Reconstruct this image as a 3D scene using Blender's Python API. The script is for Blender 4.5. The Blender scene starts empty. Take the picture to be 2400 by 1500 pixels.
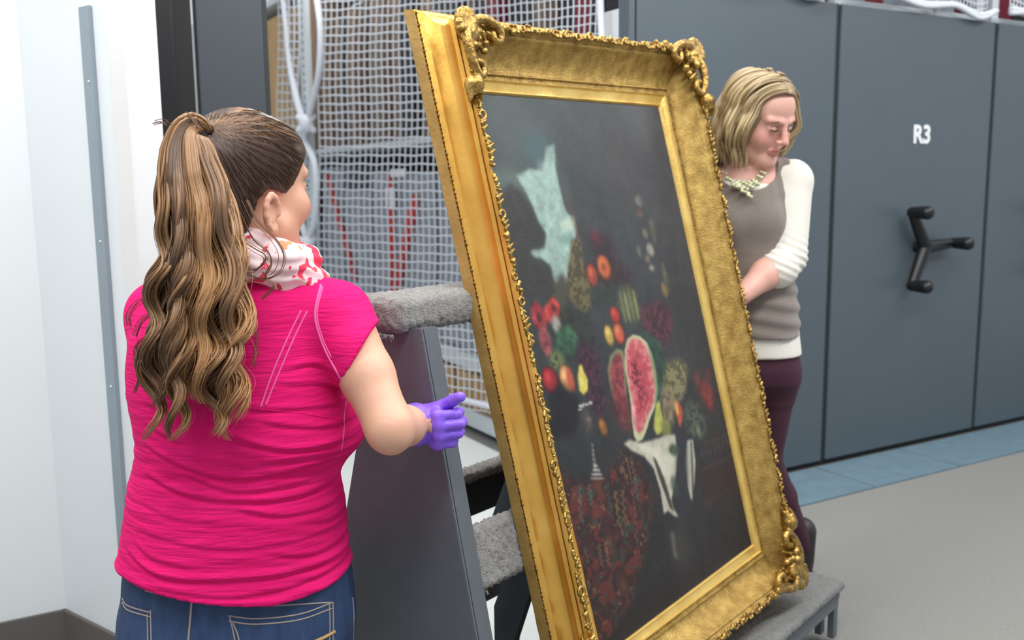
import bpy, bmesh, math, random
import numpy as np
from mathutils import Vector, Matrix
from mathutils.bvhtree import BVHTree
random.seed(7); rng = np.random.default_rng(11)
sc = bpy.context.scene
COL = sc.collection
PI = math.pi

def lin(r, g=None, b=None):
    if g is None: r, g, b = r
    return tuple(((c/255.)/12.92 if c/255. <= .04045 else ((c/255.+.055)/1.055)**2.4) for c in (r, g, b))

# ------------------------------------------------------------------ camera
FPX = 2220.0; H0 = 1.42
_p = math.radians(8.2); _r = math.radians(.63)
Fw = np.array([0, math.cos(_p), -math.sin(_p)]); _R = np.array([1., 0, 0]); _D = np.cross(Fw, _R)
CR = math.cos(_r)*_R + math.sin(_r)*_D; CD = -math.sin(_r)*_R + math.cos(_r)*_D
CO = np.array([0, 0, H0])
cam_d = bpy.data.cameras.new('camera'); cam = bpy.data.objects.new('camera', cam_d); COL.objects.link(cam)
cam_d.sensor_width = 36; cam_d.lens = FPX/2400*36; cam_d.clip_start = .05; cam_d.clip_end = 60
cam.matrix_world = Matrix(((CR[0], -CD[0], -Fw[0], CO[0]), (CR[1], -CD[1], -Fw[1], CO[1]), (CR[2], -CD[2], -Fw[2], CO[2]), (0, 0, 0, 1)))
cam_d.dof.use_dof = True; cam_d.dof.focus_distance = 1.78; cam_d.dof.aperture_fstop = 4.2
sc.camera = cam
# ------------------------------------------------------------------ world, lights, exposure
w = bpy.data.worlds.new('world'); sc.world = w; w.use_nodes = True
w.node_tree.nodes['Background'].inputs[0].default_value = (.86, .93, 1, 1)
w.node_tree.nodes['Background'].inputs[1].default_value = .62
def area(x, y, z, sx, sy, e, rot=(0, 0, 0), col=(1, .98, .95)):
    l = bpy.data.lights.new('ceiling_light', 'AREA'); l.shape = 'RECTANGLE'; l.size = sx; l.size_y = sy; l.energy = e; l.color = col
    o = bpy.data.objects.new('ceiling_light', l); COL.objects.link(o); o.location = (x, y, z); o.rotation_euler = rot
area(.2, .6, 3.3, 2.4, .5, 52, (0, 0, .6))
area(2.2, 2.0, 3.3, 2.4, .5, 62, (0, 0, .6))
area(-1.6, 1.3, 3.3, 2.4, .5, 56, (0, 0, .6))
area(.3, 3.0, 3.3, 2.4, .5, 40, (0, 0, .6))
area(-.8, 6.2, 3.3, 1.2, 3., 55, (0, 0, .5))
area(3.6, 4.0, 3.3, 2.4, .5, 40, (0, 0, .6))
sc.view_settings.view_transform = 'Standard'; sc.view_settings.look = 'None'
sc.view_settings.gamma = 1; sc.view_settings.use_curve_mapping = False
sc.view_settings.exposure = 0.12

# ------------------------------------------------------------------ geometry helpers
def ray(px, py): return Fw + CR*((px-1200)/FPX) + CD*((py-750)/FPX)
def at(px, py, Y):
    r = ray(px, py); return CO + r*(Y/r[1])
def onp(px, py, P, n):
    r = ray(px, py); n = np.array(n, float); return CO + r*((np.array(P)-CO)@n/(r@n))
def nrm(v): v = np.array(v, float); return v/np.linalg.norm(v)

def mesh_from(name, V, Fc, cols=None, smooth=True, loops=None):
    me = bpy.data.meshes.new(name)
    V = np.asarray(V, np.float32)
    if isinstance(Fc, np.ndarray):
        n, k = Fc.shape
        me.vertices.add(len(V)); me.vertices.foreach_set('co', V.ravel())
        me.loops.add(n*k); me.loops.foreach_set('vertex_index', Fc.astype(np.int32).ravel())
        me.polygons.add(n); me.polygons.foreach_set('loop_start', np.arange(0, n*k, k, dtype=np.int32))
        me.update(calc_edges=True); me.validate()
    else:
        me.from_pydata([tuple(map(float, v)) for v in V], [], [tuple(map(int, f)) for f in Fc]); me.update()
    if smooth: me.polygons.foreach_set('use_smooth', np.ones(len(me.polygons), bool))
    if cols is not None:
        a = me.color_attributes.new('Col', 'FLOAT_COLOR', 'POINT')
        c = np.ones((len(V), 4), np.float32); c[:, :3] = cols; a.data.foreach_set('color', c.ravel())
    return me
def link(name, me, mat, parent=None, **kw):
    if not isinstance(me, bpy.types.Mesh):
        bm = me; me = bpy.data.meshes.new(name); bmesh.ops.recalc_face_normals(bm, faces=bm.faces); bm.to_mesh(me); bm.free()
    if mat is not None and len(me.materials) == 0: me.materials.append(mat)
    o = bpy.data.objects.new(name, me); COL.objects.link(o)
    if parent is not None:
        o.parent = parent; o.matrix_parent_inverse = Matrix.Translation(-Vector(parent.location))
    for k, v in kw.items(): o[k] = v
    return o
def thing(name, label, cat, loc=(0, 0, 0), group=None):
    o = bpy.data.objects.new(name, None); COL.objects.link(o); o.location = [float(v) for v in loc]; o.empty_display_size = .1
    o['label'] = label; o['category'] = cat
    if group: o['group'] = group
    return o
def struct(name, me, mat, **kw): return link(name, me, mat, None, kind='structure', **kw)
BOXF = [(0, 1, 3, 2), (4, 6, 7, 5), (0, 4, 5, 1), (2, 3, 7, 6), (0, 2, 6, 4), (1, 5, 7, 3)]
def obox(bm, o, a, b, c, bev=0.0):
    """box from corner o along vectors a,b,c"""
    o, a, b, c = (np.array(v, float) for v in (o, a, b, c))
    vs = [bm.verts.new(o+a*i+b*j+c*k) for i in (0, 1) for j in (0, 1) for k in (0, 1)]
    fs = [bm.faces.new([vs[i] for i in f]) for f in BOXF]
    if bev > 0:
        es = list({e for f in fs for e in f.edges}); bmesh.ops.bevel(bm, geom=es, offset=bev, segments=2, affect='EDGES', profile=.6)
    return bm
def boxbm(o, a, b, c, bev=0.0): return obox(bmesh.new(), o, a, b, c, bev)
def prism(bm, pts, ext, bev=0.0):
    ext = np.array(ext, float)
    A = [bm.verts.new(np.array(p, float)) for p in pts]; B = [bm.verts.new(np.array(p, float)+ext) for p in pts]
    n = len(pts); fs = [bm.faces.new(A), bm.faces.new(B[::-1])]
    for i in range(n): fs.append(bm.faces.new([A[i], B[i], B[(i+1) % n], A[(i+1) % n]]))
    if bev > 0:
        es = list({e for f in fs for e in f.edges}); bmesh.ops.bevel(bm, geom=es, offset=bev, segments=2, affect='EDGES')
    return bm
def tubes(P, R, sides=5, cols=None, flat=None):
    """P (N,M,3), R (N,M) -> verts, quads, vertex colours; closed ends by small radius"""
    P = np.asarray(P, float); N, M, _ = P.shape; R = np.broadcast_to(np.asarray(R, float), (N, M))
    T = np.gradient(P, axis=1); T /= np.linalg.norm(T, axis=2, keepdims=True)+1e-12
    up = np.zeros_like(T); up[..., 1] = 1.; par = np.abs(T[..., 1]) > .92; up[par] = (1, 0, 0)
    A = np.cross(T, up); A /= np.linalg.norm(A, axis=2, keepdims=True)+1e-12; B = np.cross(T, A)
    th = np.arange(sides)*2*PI/sides
    fl = 1. if flat is None else flat
    V = P[:, :, None, :] + R[:, :, None, None]*(A[:, :, None, :]*np.cos(th)[None, None, :, None] + B[:, :, None, :]*fl*np.sin(th)[None, None, :, None])
    idx = np.arange(N*M*sides).reshape(N, M, sides)
    a = idx[:, :-1, :]; b = idx[:, 1:, :]
    Q = np.stack([a, np.roll(a, -1, 2), np.roll(b, -1, 2), b], -1).reshape(-1, 4)
    c = None
    if cols is not None: c = np.broadcast_to(np.asarray(cols)[:, :, None, :], (N, M, sides, 3)).reshape(-1, 3)
    return V.reshape(-1, 3), Q, c
def tube_mesh(name, paths, r, sides=6, smooth=True):
    Vs, Qs, n = [], [], 0
    for i, p in enumerate(paths):
        p = np.array(p, float); rr = r[i] if isinstance(r, list) else r
        rr = np.broadcast_to(np.asarray(rr, float), (len(p),)).copy()
        p = np.vstack([p[:1], p, p[-1:]]); 
        p[0] += (p[1]-p[2])*1e-4; p[-1] += (p[-2]-p[-3])*1e-4
        rr = np.concatenate([[rr[0]*.02], rr, [rr[-1]*.02]])
        T = np.gradient(p[1:-1], axis=0); T = np.vstack([T[:1], T, T[-1:]])
        V, Q, _ = tubes_frame(p, T, rr, sides); Vs.append(V); Qs.append(Q+n); n += len(V)
    return mesh_from(name, np.vstack(Vs), np.vstack(Qs), smooth=smooth)
def tubes_frame(p, T, rr, sides):
    T = T/(np.linalg.norm(T, axis=1, keepdims=True)+1e-12)
    up = np.array([0, 1., 0]) if abs(T[0][1]) < .9 else np.array([1., 0, 0])
    A = np.zeros_like(p); a = np.cross(T[0], up); a /= np.linalg.norm(a)
    for i in range(len(p)):
        a = a - T[i]*(a@T[i]); a /= np.linalg.norm(a)+1e-12; A[i] = a
    B = np.cross(T, A); th = np.arange(sides)*2*PI/sides
    V = p[:, None]+rr[:, None, None]*(A[:, None]*np.cos(th)[None, :, None]+B[:, None]*np.sin(th)[None, :, None])
    idx = np.arange(len(p)*sides).reshape(len(p), sides); a_, b_ = idx[:-1], idx[1:]
    Q = np.stack([a_, np.roll(a_, -1, 1), np.roll(b_, -1, 1), b_], -1).reshape(-1, 4)
    return V.reshape(-1, 3), Q, None
def smooth_path(pts, n=40):
    """Catmull-Rom through points (k,d)"""
    P = np.array(pts, float); P = np.vstack([2*P[0]-P[1], P, 2*P[-1]-P[-2]]); k = len(P)-3
    t = np.linspace(0, k-1e-6, n); i = t.astype(int); f = (t-i)[:, None]
    a, b, c, d = P[i], P[i+1], P[i+2], P[i+3]
    return .5*((2*b)+(-a+c)*f+(2*a-5*b+4*c-d)*f*f+(-a+3*b-3*c+d)*f**3)

# ------------------------------------------------------------------ implicit surfaces
def smin(a, b, k):
    if k <= 0: return np.minimum(a, b)
    h = np.clip(.5+.5*(b-a)/k, 0, 1); return b*(1-h)+a*h-k*h*(1-h)
class Cap:
    def __init__(s, a, b, ra, rb=None, k=.01, sub=False):
        s.a, s.b = np.array(a, float), np.array(b, float); s.ra = ra; s.rb = ra if rb is None else rb; s.k = k; s.sub = sub
        m = max(s.ra, s.rb)+k*1.5; s.lo = np.minimum(s.a, s.b)-m; s.hi = np.maximum(s.a, s.b)+m
    def __call__(s, X, Y, Z):
        d = s.b-s.a; L = d@d+1e-12
        t = np.clip(((X-s.a[0])*d[0]+(Y-s.a[1])*d[1]+(Z-s.a[2])*d[2])/L, 0, 1)
        return np.sqrt((X-s.a[0]-t*d[0])**2+(Y-s.a[1]-t*d[1])**2+(Z-s.a[2]-t*d[2])**2)-(s.ra+(s.rb-s.ra)*t)
class Ell:
    def __init__(s, c, r, M=None, k=.01, sub=False):
        s.c = np.array(c, float); s.r = np.array(r, float); s.M = np.eye(3) if M is None else np.array(M); s.k = k; s.sub = sub
        m = max(r)+k*1.5; s.lo = s.c-m; s.hi = s.c+m
    def __call__(s, X, Y, Z):
        x, y, z = X-s.c[0], Y-s.c[1], Z-s.c[2]; M = s.M
        u = (x*M[0, 0]+y*M[1, 0]+z*M[2, 0])/s.r[0]; v = (x*M[0, 1]+y*M[1, 1]+z*M[2, 1])/s.r[1]; w_ = (x*M[0, 2]+y*M[1, 2]+z*M[2, 2])/s.r[2]
        q = np.sqrt(u*u+v*v+w_*w_)
        return (q-1)*s.r.min()*np.where(q > 1, 1, 1)*(.5+.5*min(1., s.r.min()/s.r.max())+.15)
class Loft:
    """stack of superellipses: rows (z, cx, cy, a, b); rot about z"""
    def __init__(s, rows, p=2.3, k=.02, rot=0., sub=False):
        R = np.array(sorted(rows)); zz = np.linspace(R[0, 0], R[-1, 0], 120)
        s.z = zz; s.v = [np.interp(zz, R[:, 0], R[:, i]) for i in range(1, 5)]
        ker = np.array([1, 2, 3, 2, 1.]); ker /= ker.sum()
        s.v = [np.convolve(np.pad(v, 2, 'edge'), ker, 'valid') for v in s.v]
        s.p, s.k, s.rot, s.sub = p, k, rot, sub
        m = max(s.v[2].max(), s.v[3].max())+k*1.5
        s.lo = np.array([s.v[0].min()-m, s.v[1].min()-m, zz[0]-k]); s.hi = np.array([s.v[0].max()+m, s.v[1].max()+m, zz[-1]+k])
    def __call__(s, X, Y, Z):
        cx, cy, a, b = [np.interp(Z, s.z, v) for v in s.v]
        c_, s_ = math.cos(s.rot), math.sin(s.rot)
        x = (X-cx)*c_+(Y-cy)*s_; y = -(X-cx)*s_+(Y-cy)*c_
        q = ((np.abs(x)/a)**s.p+(np.abs(y)/b)**s.p+1e-9)**(1/s.p)
        d = (q-1)*np.minimum(a, b)*1.0
        return np.maximum(d, np.maximum(s.z[0]-Z, Z-s.z[-1]))
def axis(lo, hi, h, fine=None):
    if fine is None: return np.arange(lo, hi+h, h)
    out = [lo]; 
    while out[-1] < hi:
        z = out[-1]; hh = h
        for (a, b, hf) in fine:
            if a-h <= z <= b: hh = hf
        out.append(z+hh)
    return np.array(out)
def sdf(prims, h, fz=None, fx=None, fy=None, post=None, pad=.012):
    add = [p for p in prims if not p.sub]
    lo = np.min([p.lo for p in add], 0)-pad; hi = np.max([p.hi for p in add], 0)+pad
    ax = [axis(lo[0], hi[0], h, fx), axis(lo[1], hi[1], h, fy), axis(lo[2], hi[2], h, fz)]
    F = np.full([len(a) for a in ax], .2, np.float32)
    for p in prims:
        sl = []
        for i in range(3):
            a = np.searchsorted(ax[i], p.lo[i]-h*1.5); b = np.searchsorted(ax[i], p.hi[i]+h*1.5); sl.append(slice(a, max(b, a+1)))
        if any(s_.stop-s_.start < 1 for s_ in sl): continue
        X = ax[0][sl[0]][:, None, None]; Y = ax[1][sl[1]][None, :, None]; Z = ax[2][sl[2]][None, None, :]
        d = p(X, Y, Z).astype(np.float32); G = F[tuple(sl)]
        F[tuple(sl)] = -smin(-G, d, p.k) if p.sub else smin(G, d, p.k)
    if post is not None:
        F = post(F, ax[0][:, None, None], ax[1][None, :, None], ax[2][None, None, :])
    F[0] = F[-1] = .2; F[:, 0] = F[:, -1] = .2; F[:, :, 0] = F[:, :, -1] = .2
    return surface_nets(F, ax)
def surface_nets(F, ax):
    S = F < 0
    c = np.zeros([s-1 for s in F.shape], np.uint8)
    for i in (0, 1):
        for j in (0, 1):
            for k in (0, 1): c += S[i:F.shape[0]-1+i, j:F.shape[1]-1+j, k:F.shape[2]-1+k]
    I, J, K = np.nonzero((c > 0) & (c < 8))
    idm = np.full(c.shape, -1, np.int32); idm[I, J, K] = np.arange(len(I))
    acc = np.zeros((len(I), 3)); cnt = np.zeros(len(I))
    cor = [(i, j, k) for i in (0, 1) for j in (0, 1) for k in (0, 1)]
    val = {q: F[I+q[0], J+q[1], K+q[2]].astype(float) for q in cor}
    for a in cor:
        for d in range(3):
            if a[d] == 0:
                b = list(a); b[d] = 1; b = tuple(b)
                va, vb = val[a], val[b]; m = (va < 0) != (vb < 0)
                t = np.where(m, va/(va-vb+1e-20), 0)
                for e in range(3):
                    base = np.full(len(I), float(a[e])) if e != d else t
                    acc[:, e] += np.where(m, base, 0)
                cnt += m
    acc /= cnt[:, None]
    V = np.empty((len(I), 3))
    for e, Q in enumerate((I, J, K)):
        x0 = ax[e][Q]; x1 = ax[e][Q+1]; V[:, e] = x0+(x1-x0)*acc[:, e]
    quads = []
    for d in range(3):
        e, f = [(1, 2), (2, 0), (0, 1)][d]
        A = [slice(0, -1) if q == d else slice(0, None) for q in range(3)]; B = [slice(1, None) if q == d else slice(0, None) for q in range(3)]
        sa, sb = S[tuple(A)], S[tuple(B)]
        P = np.array(np.nonzero(sa != sb)); 
        ok = (P[e] > 0) & (P[f] > 0) & (P[e] < c.shape[e]) & (P[f] < c.shape[f]); P = P[:, ok]
        ins = sa[tuple(P)]
        def cell(de, df):
            q = P.copy(); q[e] -= de; q[f] -= df; return idm[tuple(q)]
        q = np.stack([cell(1, 1), cell(0, 1), cell(0, 0), cell(1, 0)], -1)
        q[~ins] = q[~ins][:, ::-1]; quads.append(q)
    return V, np.vstack(quads)

# ------------------------------------------------------------------ materials
def mat(name, col, rough=.6, metal=0., noise=0., nscale=8., bump=0., bscale=60., spec=.5, attr=False, col2=None, sheen=0., bstretch=None, coat=0., detail=4., emit=0):
    m = bpy.data.materials.new(name); m.use_nodes = True; nt = m.node_tree; N = nt.nodes; L = nt.links
    b = N['Principled BSDF']; c = (*lin(col), 1)
    b.inputs['Base Color'].default_value = c; b.inputs['Roughness'].default_value = rough; b.inputs['Metallic'].default_value = metal
    b.inputs['Specular IOR Level'].default_value = spec
    b.inputs['Sheen Weight'].default_value = sheen; b.inputs['Coat Weight'].default_value = coat; b.inputs['Coat Roughness'].default_value = .2
    tc = N.new('ShaderNodeTexCoord'); src = tc.outputs['Object']
    cin = None
    if attr:
        a = N.new('ShaderNodeAttribute'); a.attribute_name = 'Col'; cin = a.outputs['Color']; L.new(cin, b.inputs['Base Color'])
    if noise > 0:
        n = N.new('ShaderNodeTexNoise'); n.inputs['Scale'].default_value = nscale; n.inputs['Detail'].default_value = detail; n.inputs['Roughness'].default_value = .6
        mp = N.new('ShaderNodeMapping'); L.new(src, mp.inputs[0]); L.new(mp.outputs[0], n.inputs['Vector'])
        if bstretch: mp.inputs['Scale'].default_value = bstretch
        r = N.new('ShaderNodeMapRange'); r.inputs['From Min'].default_value = .3; r.inputs['From Max'].default_value = .7; L.new(n.outputs['Fac'], r.inputs['Value'])
        mx = N.new('ShaderNodeMix'); mx.data_type = 'RGBA'
        L.new(r.outputs[0], mx.inputs[0])
        if cin is None:
            c2 = (*lin(col2), 1) if col2 else tuple(v*(1-noise) for v in c[:3])+(1,)
            mx.inputs[6].default_value = c; mx.inputs[7].default_value = c2
        else:
            mu = N.new('ShaderNodeMix'); mu.data_type = 'RGBA'; mu.blend_type = 'MULTIPLY'; mu.inputs[0].default_value = 1
            L.new(cin, mu.inputs[6]); mu.inputs[7].default_value = (1-noise,)*3+(1,)
            L.new(cin, mx.inputs[6]); L.new(mu.outputs[2], mx.inputs[7])
        L.new(mx.outputs[2], b.inputs['Base Color'])
    if bump > 0:
        n = N.new('ShaderNodeTexNoise'); n.inputs['Scale'].default_value = bscale; n.inputs['Detail'].default_value = 5
        mp = N.new('ShaderNodeMapping'); L.new(src, mp.inputs[0]); L.new(mp.outputs[0], n.inputs['Vector'])
        if bstretch: mp.inputs['Scale'].default_value = bstretch
        bp = N.new('ShaderNodeBump'); bp.inputs['Strength'].default_value = bump; bp.inputs['Distance'].default_value = .01
        L.new(n.outputs['Fac'], bp.inputs['Height']); L.new(bp.outputs[0], b.inputs['Normal'])
    return m
M = {}
M['wall'] = mat('white_wall_paint', (226, 231, 233), .55, noise=.03, nscale=2)
M['wall2'] = mat('wall_cream_paint', (227, 226, 224), .6, noise=.04)
M['alu'] = mat('brushed_aluminium_strip', (150, 163, 172), .4, .35, noise=.12, nscale=3)
M['rubber'] = mat('grey_rubber_base', (96, 92, 90), .7, noise=.1)
M['black'] = mat('black_metal', (22, 22, 26), .35, noise=.2, nscale=20)
M['blackm'] = mat('matte_black', (10, 10, 12), .6)
M['panel'] = mat('grey_powder_coat', (80, 91, 99), .42, noise=.05, nscale=3, bump=.05, bscale=400)
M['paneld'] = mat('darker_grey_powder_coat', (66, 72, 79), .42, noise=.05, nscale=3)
M['gap'] = mat('dark_gap', (25, 28, 30), .7)
M['seal'] = mat('dark_green_rubber_seal', (38, 46, 46), .6)
M['carpet'] = mat('loop_carpet', (142, 141, 136), .95, noise=.22, nscale=90, bump=.6, bscale=350, sheen=.2, detail=8)
M['deck'] = mat('white_laminate_deck', (222, 226, 224), .4, noise=.04)
M['strip'] = mat('blue_grey_ramp_tile', (112, 136, 150), .45, noise=.18, nscale=12)
M['steelw'] = mat('white_shelf_steel', (212, 219, 222), .4, noise=.06, nscale=6)
M['net'] = mat('white_nylon_net', (225, 229, 236), .6, noise=.08, nscale=40)
M['wood'] = mat('pale_crate_wood', (205, 163, 108), .6, noise=.25, nscale=6, bstretch=(8, 8, 1))
M['woodd'] = mat('brown_wood', (140, 112, 88), .6, noise=.3, nscale=5, bstretch=(8, 8, 1))
M['board'] = mat('brown_card', (128, 108, 92), .7, noise=.2, nscale=7)
M['dark'] = mat('dark_shelf_back', (45, 44, 46), .8)
M['wrap'] = mat('grey_plastic_wrap', (158, 165, 173), .4, noise=.35, nscale=9, bump=.5, bscale=12)
M['red'] = mat('red_strap', (214, 62, 58), .5)
M['dred'] = mat('dark_red_cloth', (120, 20, 40), .6)
M['white'] = mat('white_card', (232, 235, 236), .5)
M['cart'] = mat('dark_grey_cart_paint', (100, 105, 110), .5, noise=.12, nscale=14, bump=.08, bscale=200)
M['cartl'] = mat('grey_cart_edge_paint', (92, 98, 104), .5, noise=.12, nscale=20)
M['plush'] = mat('grey_carpet_padding', (166, 163, 159), .95, noise=.4, nscale=60, bump=1., bscale=260, sheen=.4, detail=8)
M['gold'] = mat('gilded_gesso', (232, 184, 92), .34, .72, noise=1, nscale=7, col2=(206, 152, 66), bump=.05, bscale=60, detail=8)
M['goldr'] = mat('rough_worn_gilding', (198, 166, 92), .48, .55, noise=1, nscale=30, col2=(140, 108, 50), bump=.35, bscale=220, detail=8)
M['golds'] = mat('bright_gilt_fillet', (236, 204, 122), .38, .6, noise=1, nscale=12, col2=(214, 176, 92), bump=.1, bscale=120)
M['goldd'] = mat('shade_toned_gold_ornament', (208, 170, 94), .27, .85, noise=1, nscale=60, col2=(110, 82, 40), bump=.3, bscale=160)  # dark and yellow tones paint shaded recesses and highlights into the gold
M['goldo'] = mat('dull_gilt_side', (172, 140, 78), .55, .35, noise=1, nscale=14, col2=(146, 114, 58), bump=.15, bscale=90)
M['goldc'] = mat('shaded_carved_gilt', (150, 116, 60), .4, .6, noise=1, nscale=80, col2=(70, 50, 26))  # darkened so the colour carries the shaded recess line of the carving
M['plushl'] = mat('ledge_carpet_grey', (132, 133, 131), .95, noise=.3, nscale=50, bump=.8, bscale=260, sheen=.2, detail=8)
M['paint'] = mat('oil_paint_canvas', (60, 60, 60), .46, attr=True, bump=.1, bscale=240, spec=.32)
M['skin'] = mat('skin', (226, 172, 148), .5, attr=True, noise=.06, nscale=40, bump=.05, bscale=300)
for k_ in ('skin',):
    b_ = M[k_].node_tree.nodes['Principled BSDF']; b_.inputs['Subsurface Weight'].default_value = .15; b_.inputs['Subsurface Radius'].default_value = (.012, .005, .003); b_.inputs['Subsurface Scale'].default_value = 1.
M['hair'] = mat('hair_strands', (110, 75, 45), .42, attr=True, spec=.6)
M['pink'] = mat('hot_pink_jersey', (230, 30, 116), .85, noise=1, nscale=6, col2=(214, 20, 102), bump=.45, bscale=34, bstretch=(.5, .5, 4.5), spec=.15, detail=8)
M['pinks'] = mat('pale_pink_stitching', (238, 96, 168), .7)
M['denim'] = mat('blue_denim', (44, 72, 112), .75, noise=1, nscale=14, col2=(30, 50, 84), bump=.4, bscale=500, bstretch=(3, 3, .6))
M['stitch'] = mat('tan_stitching', (150, 138, 130), .7)
M['glove'] = mat('purple_nitrile', (134, 92, 226), .38, noise=.12, nscale=16, bump=.25, bscale=60)
M['tie'] = mat('black_elastic', (14, 14, 16), .7, bump=.5, bscale=200)
M['vest'] = mat('taupe_knit', (128, 118, 110), .8, noise=.12, nscale=12, bump=.4, bscale=300, sheen=.3)
M['cream'] = mat('cream_knit', (226, 222, 212), .8, noise=.05, nscale=10, bump=.3, bscale=260, sheen=.2)
M['burg'] = mat('burgundy_trousers', (66, 26, 46), .8, noise=.2, nscale=10)
M['boot'] = mat('dark_leather', (36, 32, 34), .5)
M['neck'] = mat('pale_gilt_necklace', (186, 186, 150), .35, .4)
M['eye'] = mat('eye_white', (225, 222, 218), .25)
M['brow'] = mat('brow_hair', (120, 92, 70), .7)
M['lash'] = mat('lashes', (62, 44, 40), .7)
# scarf: pale pink cloth with printed blotches
m = mat('printed_scarf_cloth', (244, 212, 214), .8); M['scarf'] = m
nt = m.node_tree; N = nt.nodes; L = nt.links; b = N['Principled BSDF']; tc = N.new('ShaderNodeTexCoord')
n1 = N.new('ShaderNodeTexNoise'); n1.inputs['Scale'].default_value = 42; n1.inputs['Detail'].default_value = 1.5; L.new(tc.outputs['Object'], n1.inputs['Vector'])
r1 = N.new('ShaderNodeValToRGB'); r1.color_ramp.elements[0].position = .53; r1.color_ramp.elements[0].color = (0, 0, 0, 1); r1.color_ramp.elements[1].position = .555; r1.color_ramp.elements[1].color = (1, 1, 1, 1); L.new(n1.outputs['Fac'], r1.inputs[0])
n2 = N.new('ShaderNodeTexNoise'); n2.inputs['Scale'].default_value = 14; L.new(tc.outputs['Object'], n2.inputs['Vector'])
r2 = N.new('ShaderNodeValToRGB'); r2.color_ramp.elements[0].position = .5; r2.color_ramp.elements[0].color = (*lin(226, 62, 92), 1); r2.color_ramp.elements[1].position = .62; r2.color_ramp.elements[1].color = (*lin(246, 150, 110), 1); L.new(n2.outputs['Fac'], r2.inputs[0])
mx = N.new('ShaderNodeMix'); mx.data_type = 'RGBA'; L.new(r1.outputs[0], mx.inputs[0]); mx.inputs[6].default_value = (*lin(244, 216, 218), 1); L.new(r2.outputs[0], mx.inputs[7]); L.new(mx.outputs[2], b.inputs['Base Color'])

# ================================================================== ROOM
Z3 = np.array([0, 0, 1.])
PU = np.array([math.sin(1.048), math.cos(1.048), 0]); PV = np.array([-PU[1], PU[0], 0]); P0 = np.array([1.545, 4.578, 0])   # panel row: along PU, aisle goes back along PV
# floors
struct('floor', boxbm((-4, -1.5, -.1), (10, 0, 0), (0, 13, 0), (0, 0, .1)), M['carpet'])
bm = bmesh.new(); a0 = P0-PU*3.3; prism(bm, [(-.95, 2.72, .0), (.55, 2.72, .0), P0-PU*1.25-PV*.02, P0-PU*1.25+PV*9, P0-PU*3.4+PV*9, P0-PU*3.2], (0, 0, .004))
struct('trim_1', bm, M['deck'])
# ramp tiles along the foot of the shelving row
ramp = thing('floor_ramp', 'blue-grey ramp strip on the floor along the foot of the grey panels', 'ramp', P0-PV*.2)
for i in range(7):
    s0 = -1.3+i*.62; bm = boxbm(P0+PU*(s0+.004)-PV*.36, PU*.612, PV*.355, Z3*.012, .003)
    o = link('tile', bm, M['strip'], ramp)
# left walls (concave corner)
WC = onp(160, 1495, (0, 0, 0), (0, 0, 1)); WE = onp(375, 1610, (0, 0, 0), (0, 0, 1)); W2 = nrm(WE-WC); WN = np.array([W2[1], -W2[0], 0]); WN = WN if WN[1] < 0 else -WN
WL = float((onp(297, 140, WC, WN)-WC)@W2)
struct('wall_left', boxbm(WC-PU*3.5, PU*3.5, PV*.1, Z3*3.2), M['wall'])
struct('wall_back', boxbm(WC+W2*.0, W2*WL, -WN*.092, Z3*3.2), M['wall'])
BN = -PV   # room side of left wall
struct('baseboard_left', boxbm(WC-PU*3.5+BN*.012, PU*3.5, -BN*.012, Z3*.1, .002), M['rubber'])
struct('baseboard_back', boxbm(WC+WN*.012, W2*WL, -WN*.012, Z3*.1, .002), M['rubber'])
# casing at the open end of the wall
def on_w2(px, py): return onp(px, py, WC, WN)
bm = boxbm(WC+W2*(WL-.075)+Z3*.0, W2*.077, WN*.005, Z3*3.2, .002)
struct('trim_2', bm, M['wall2'])
# aluminium strip
q = on_w2(205, 15); q2 = on_w2(232, 400); ss = (on_w2(192, 15)-WC)@W2; se = (on_w2(216, 15)-WC)@W2
al = thing('aluminium_strip', 'tall thin grey aluminium strip screwed to the white wall', 'strip', WC+W2*(ss+se)/2)
link('bar', boxbm(WC+W2*ss+Z3*.35, W2*(se-ss), WN*.012, Z3*(q[2]-.35), .003), M['alu'], al)
for py in (192, 566, 900):
    c = on_w2(220 if py < 300 else 250, py); c = WC+W2*((ss+se)/2+.004)+Z3*c[2]+WN*.012
    me = mesh_from('screw', *sdf([Ell(c, (.004, .004, .004), k=0)], .0016), smooth=True)
    link('screw', me, M['steelw'], al)
# black frame beside the first carriage
SD = float((onp(455, 140, P0, PV)-P0)@PU)
DN = P0+PU*(SD+.0)
bk = thing('black_frame', 'tall black metal upright between the white wall and the grey panel', 'upright', DN)
link('post', boxbm(DN-PU*.30-PV*.02, PU*.24, PV*.10, Z3*3.0, .008), M['black'], bk)
link('channel', boxbm(DN-PU*.062+PV*.0, PU*.06, PV*.08, Z3*3.0, .004), M['blackm'], bk)
link('rib', boxbm(DN-PU*.14-PV*.032, PU*.03, PV*.02, Z3*3.0, .004), M['black'], bk)

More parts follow.
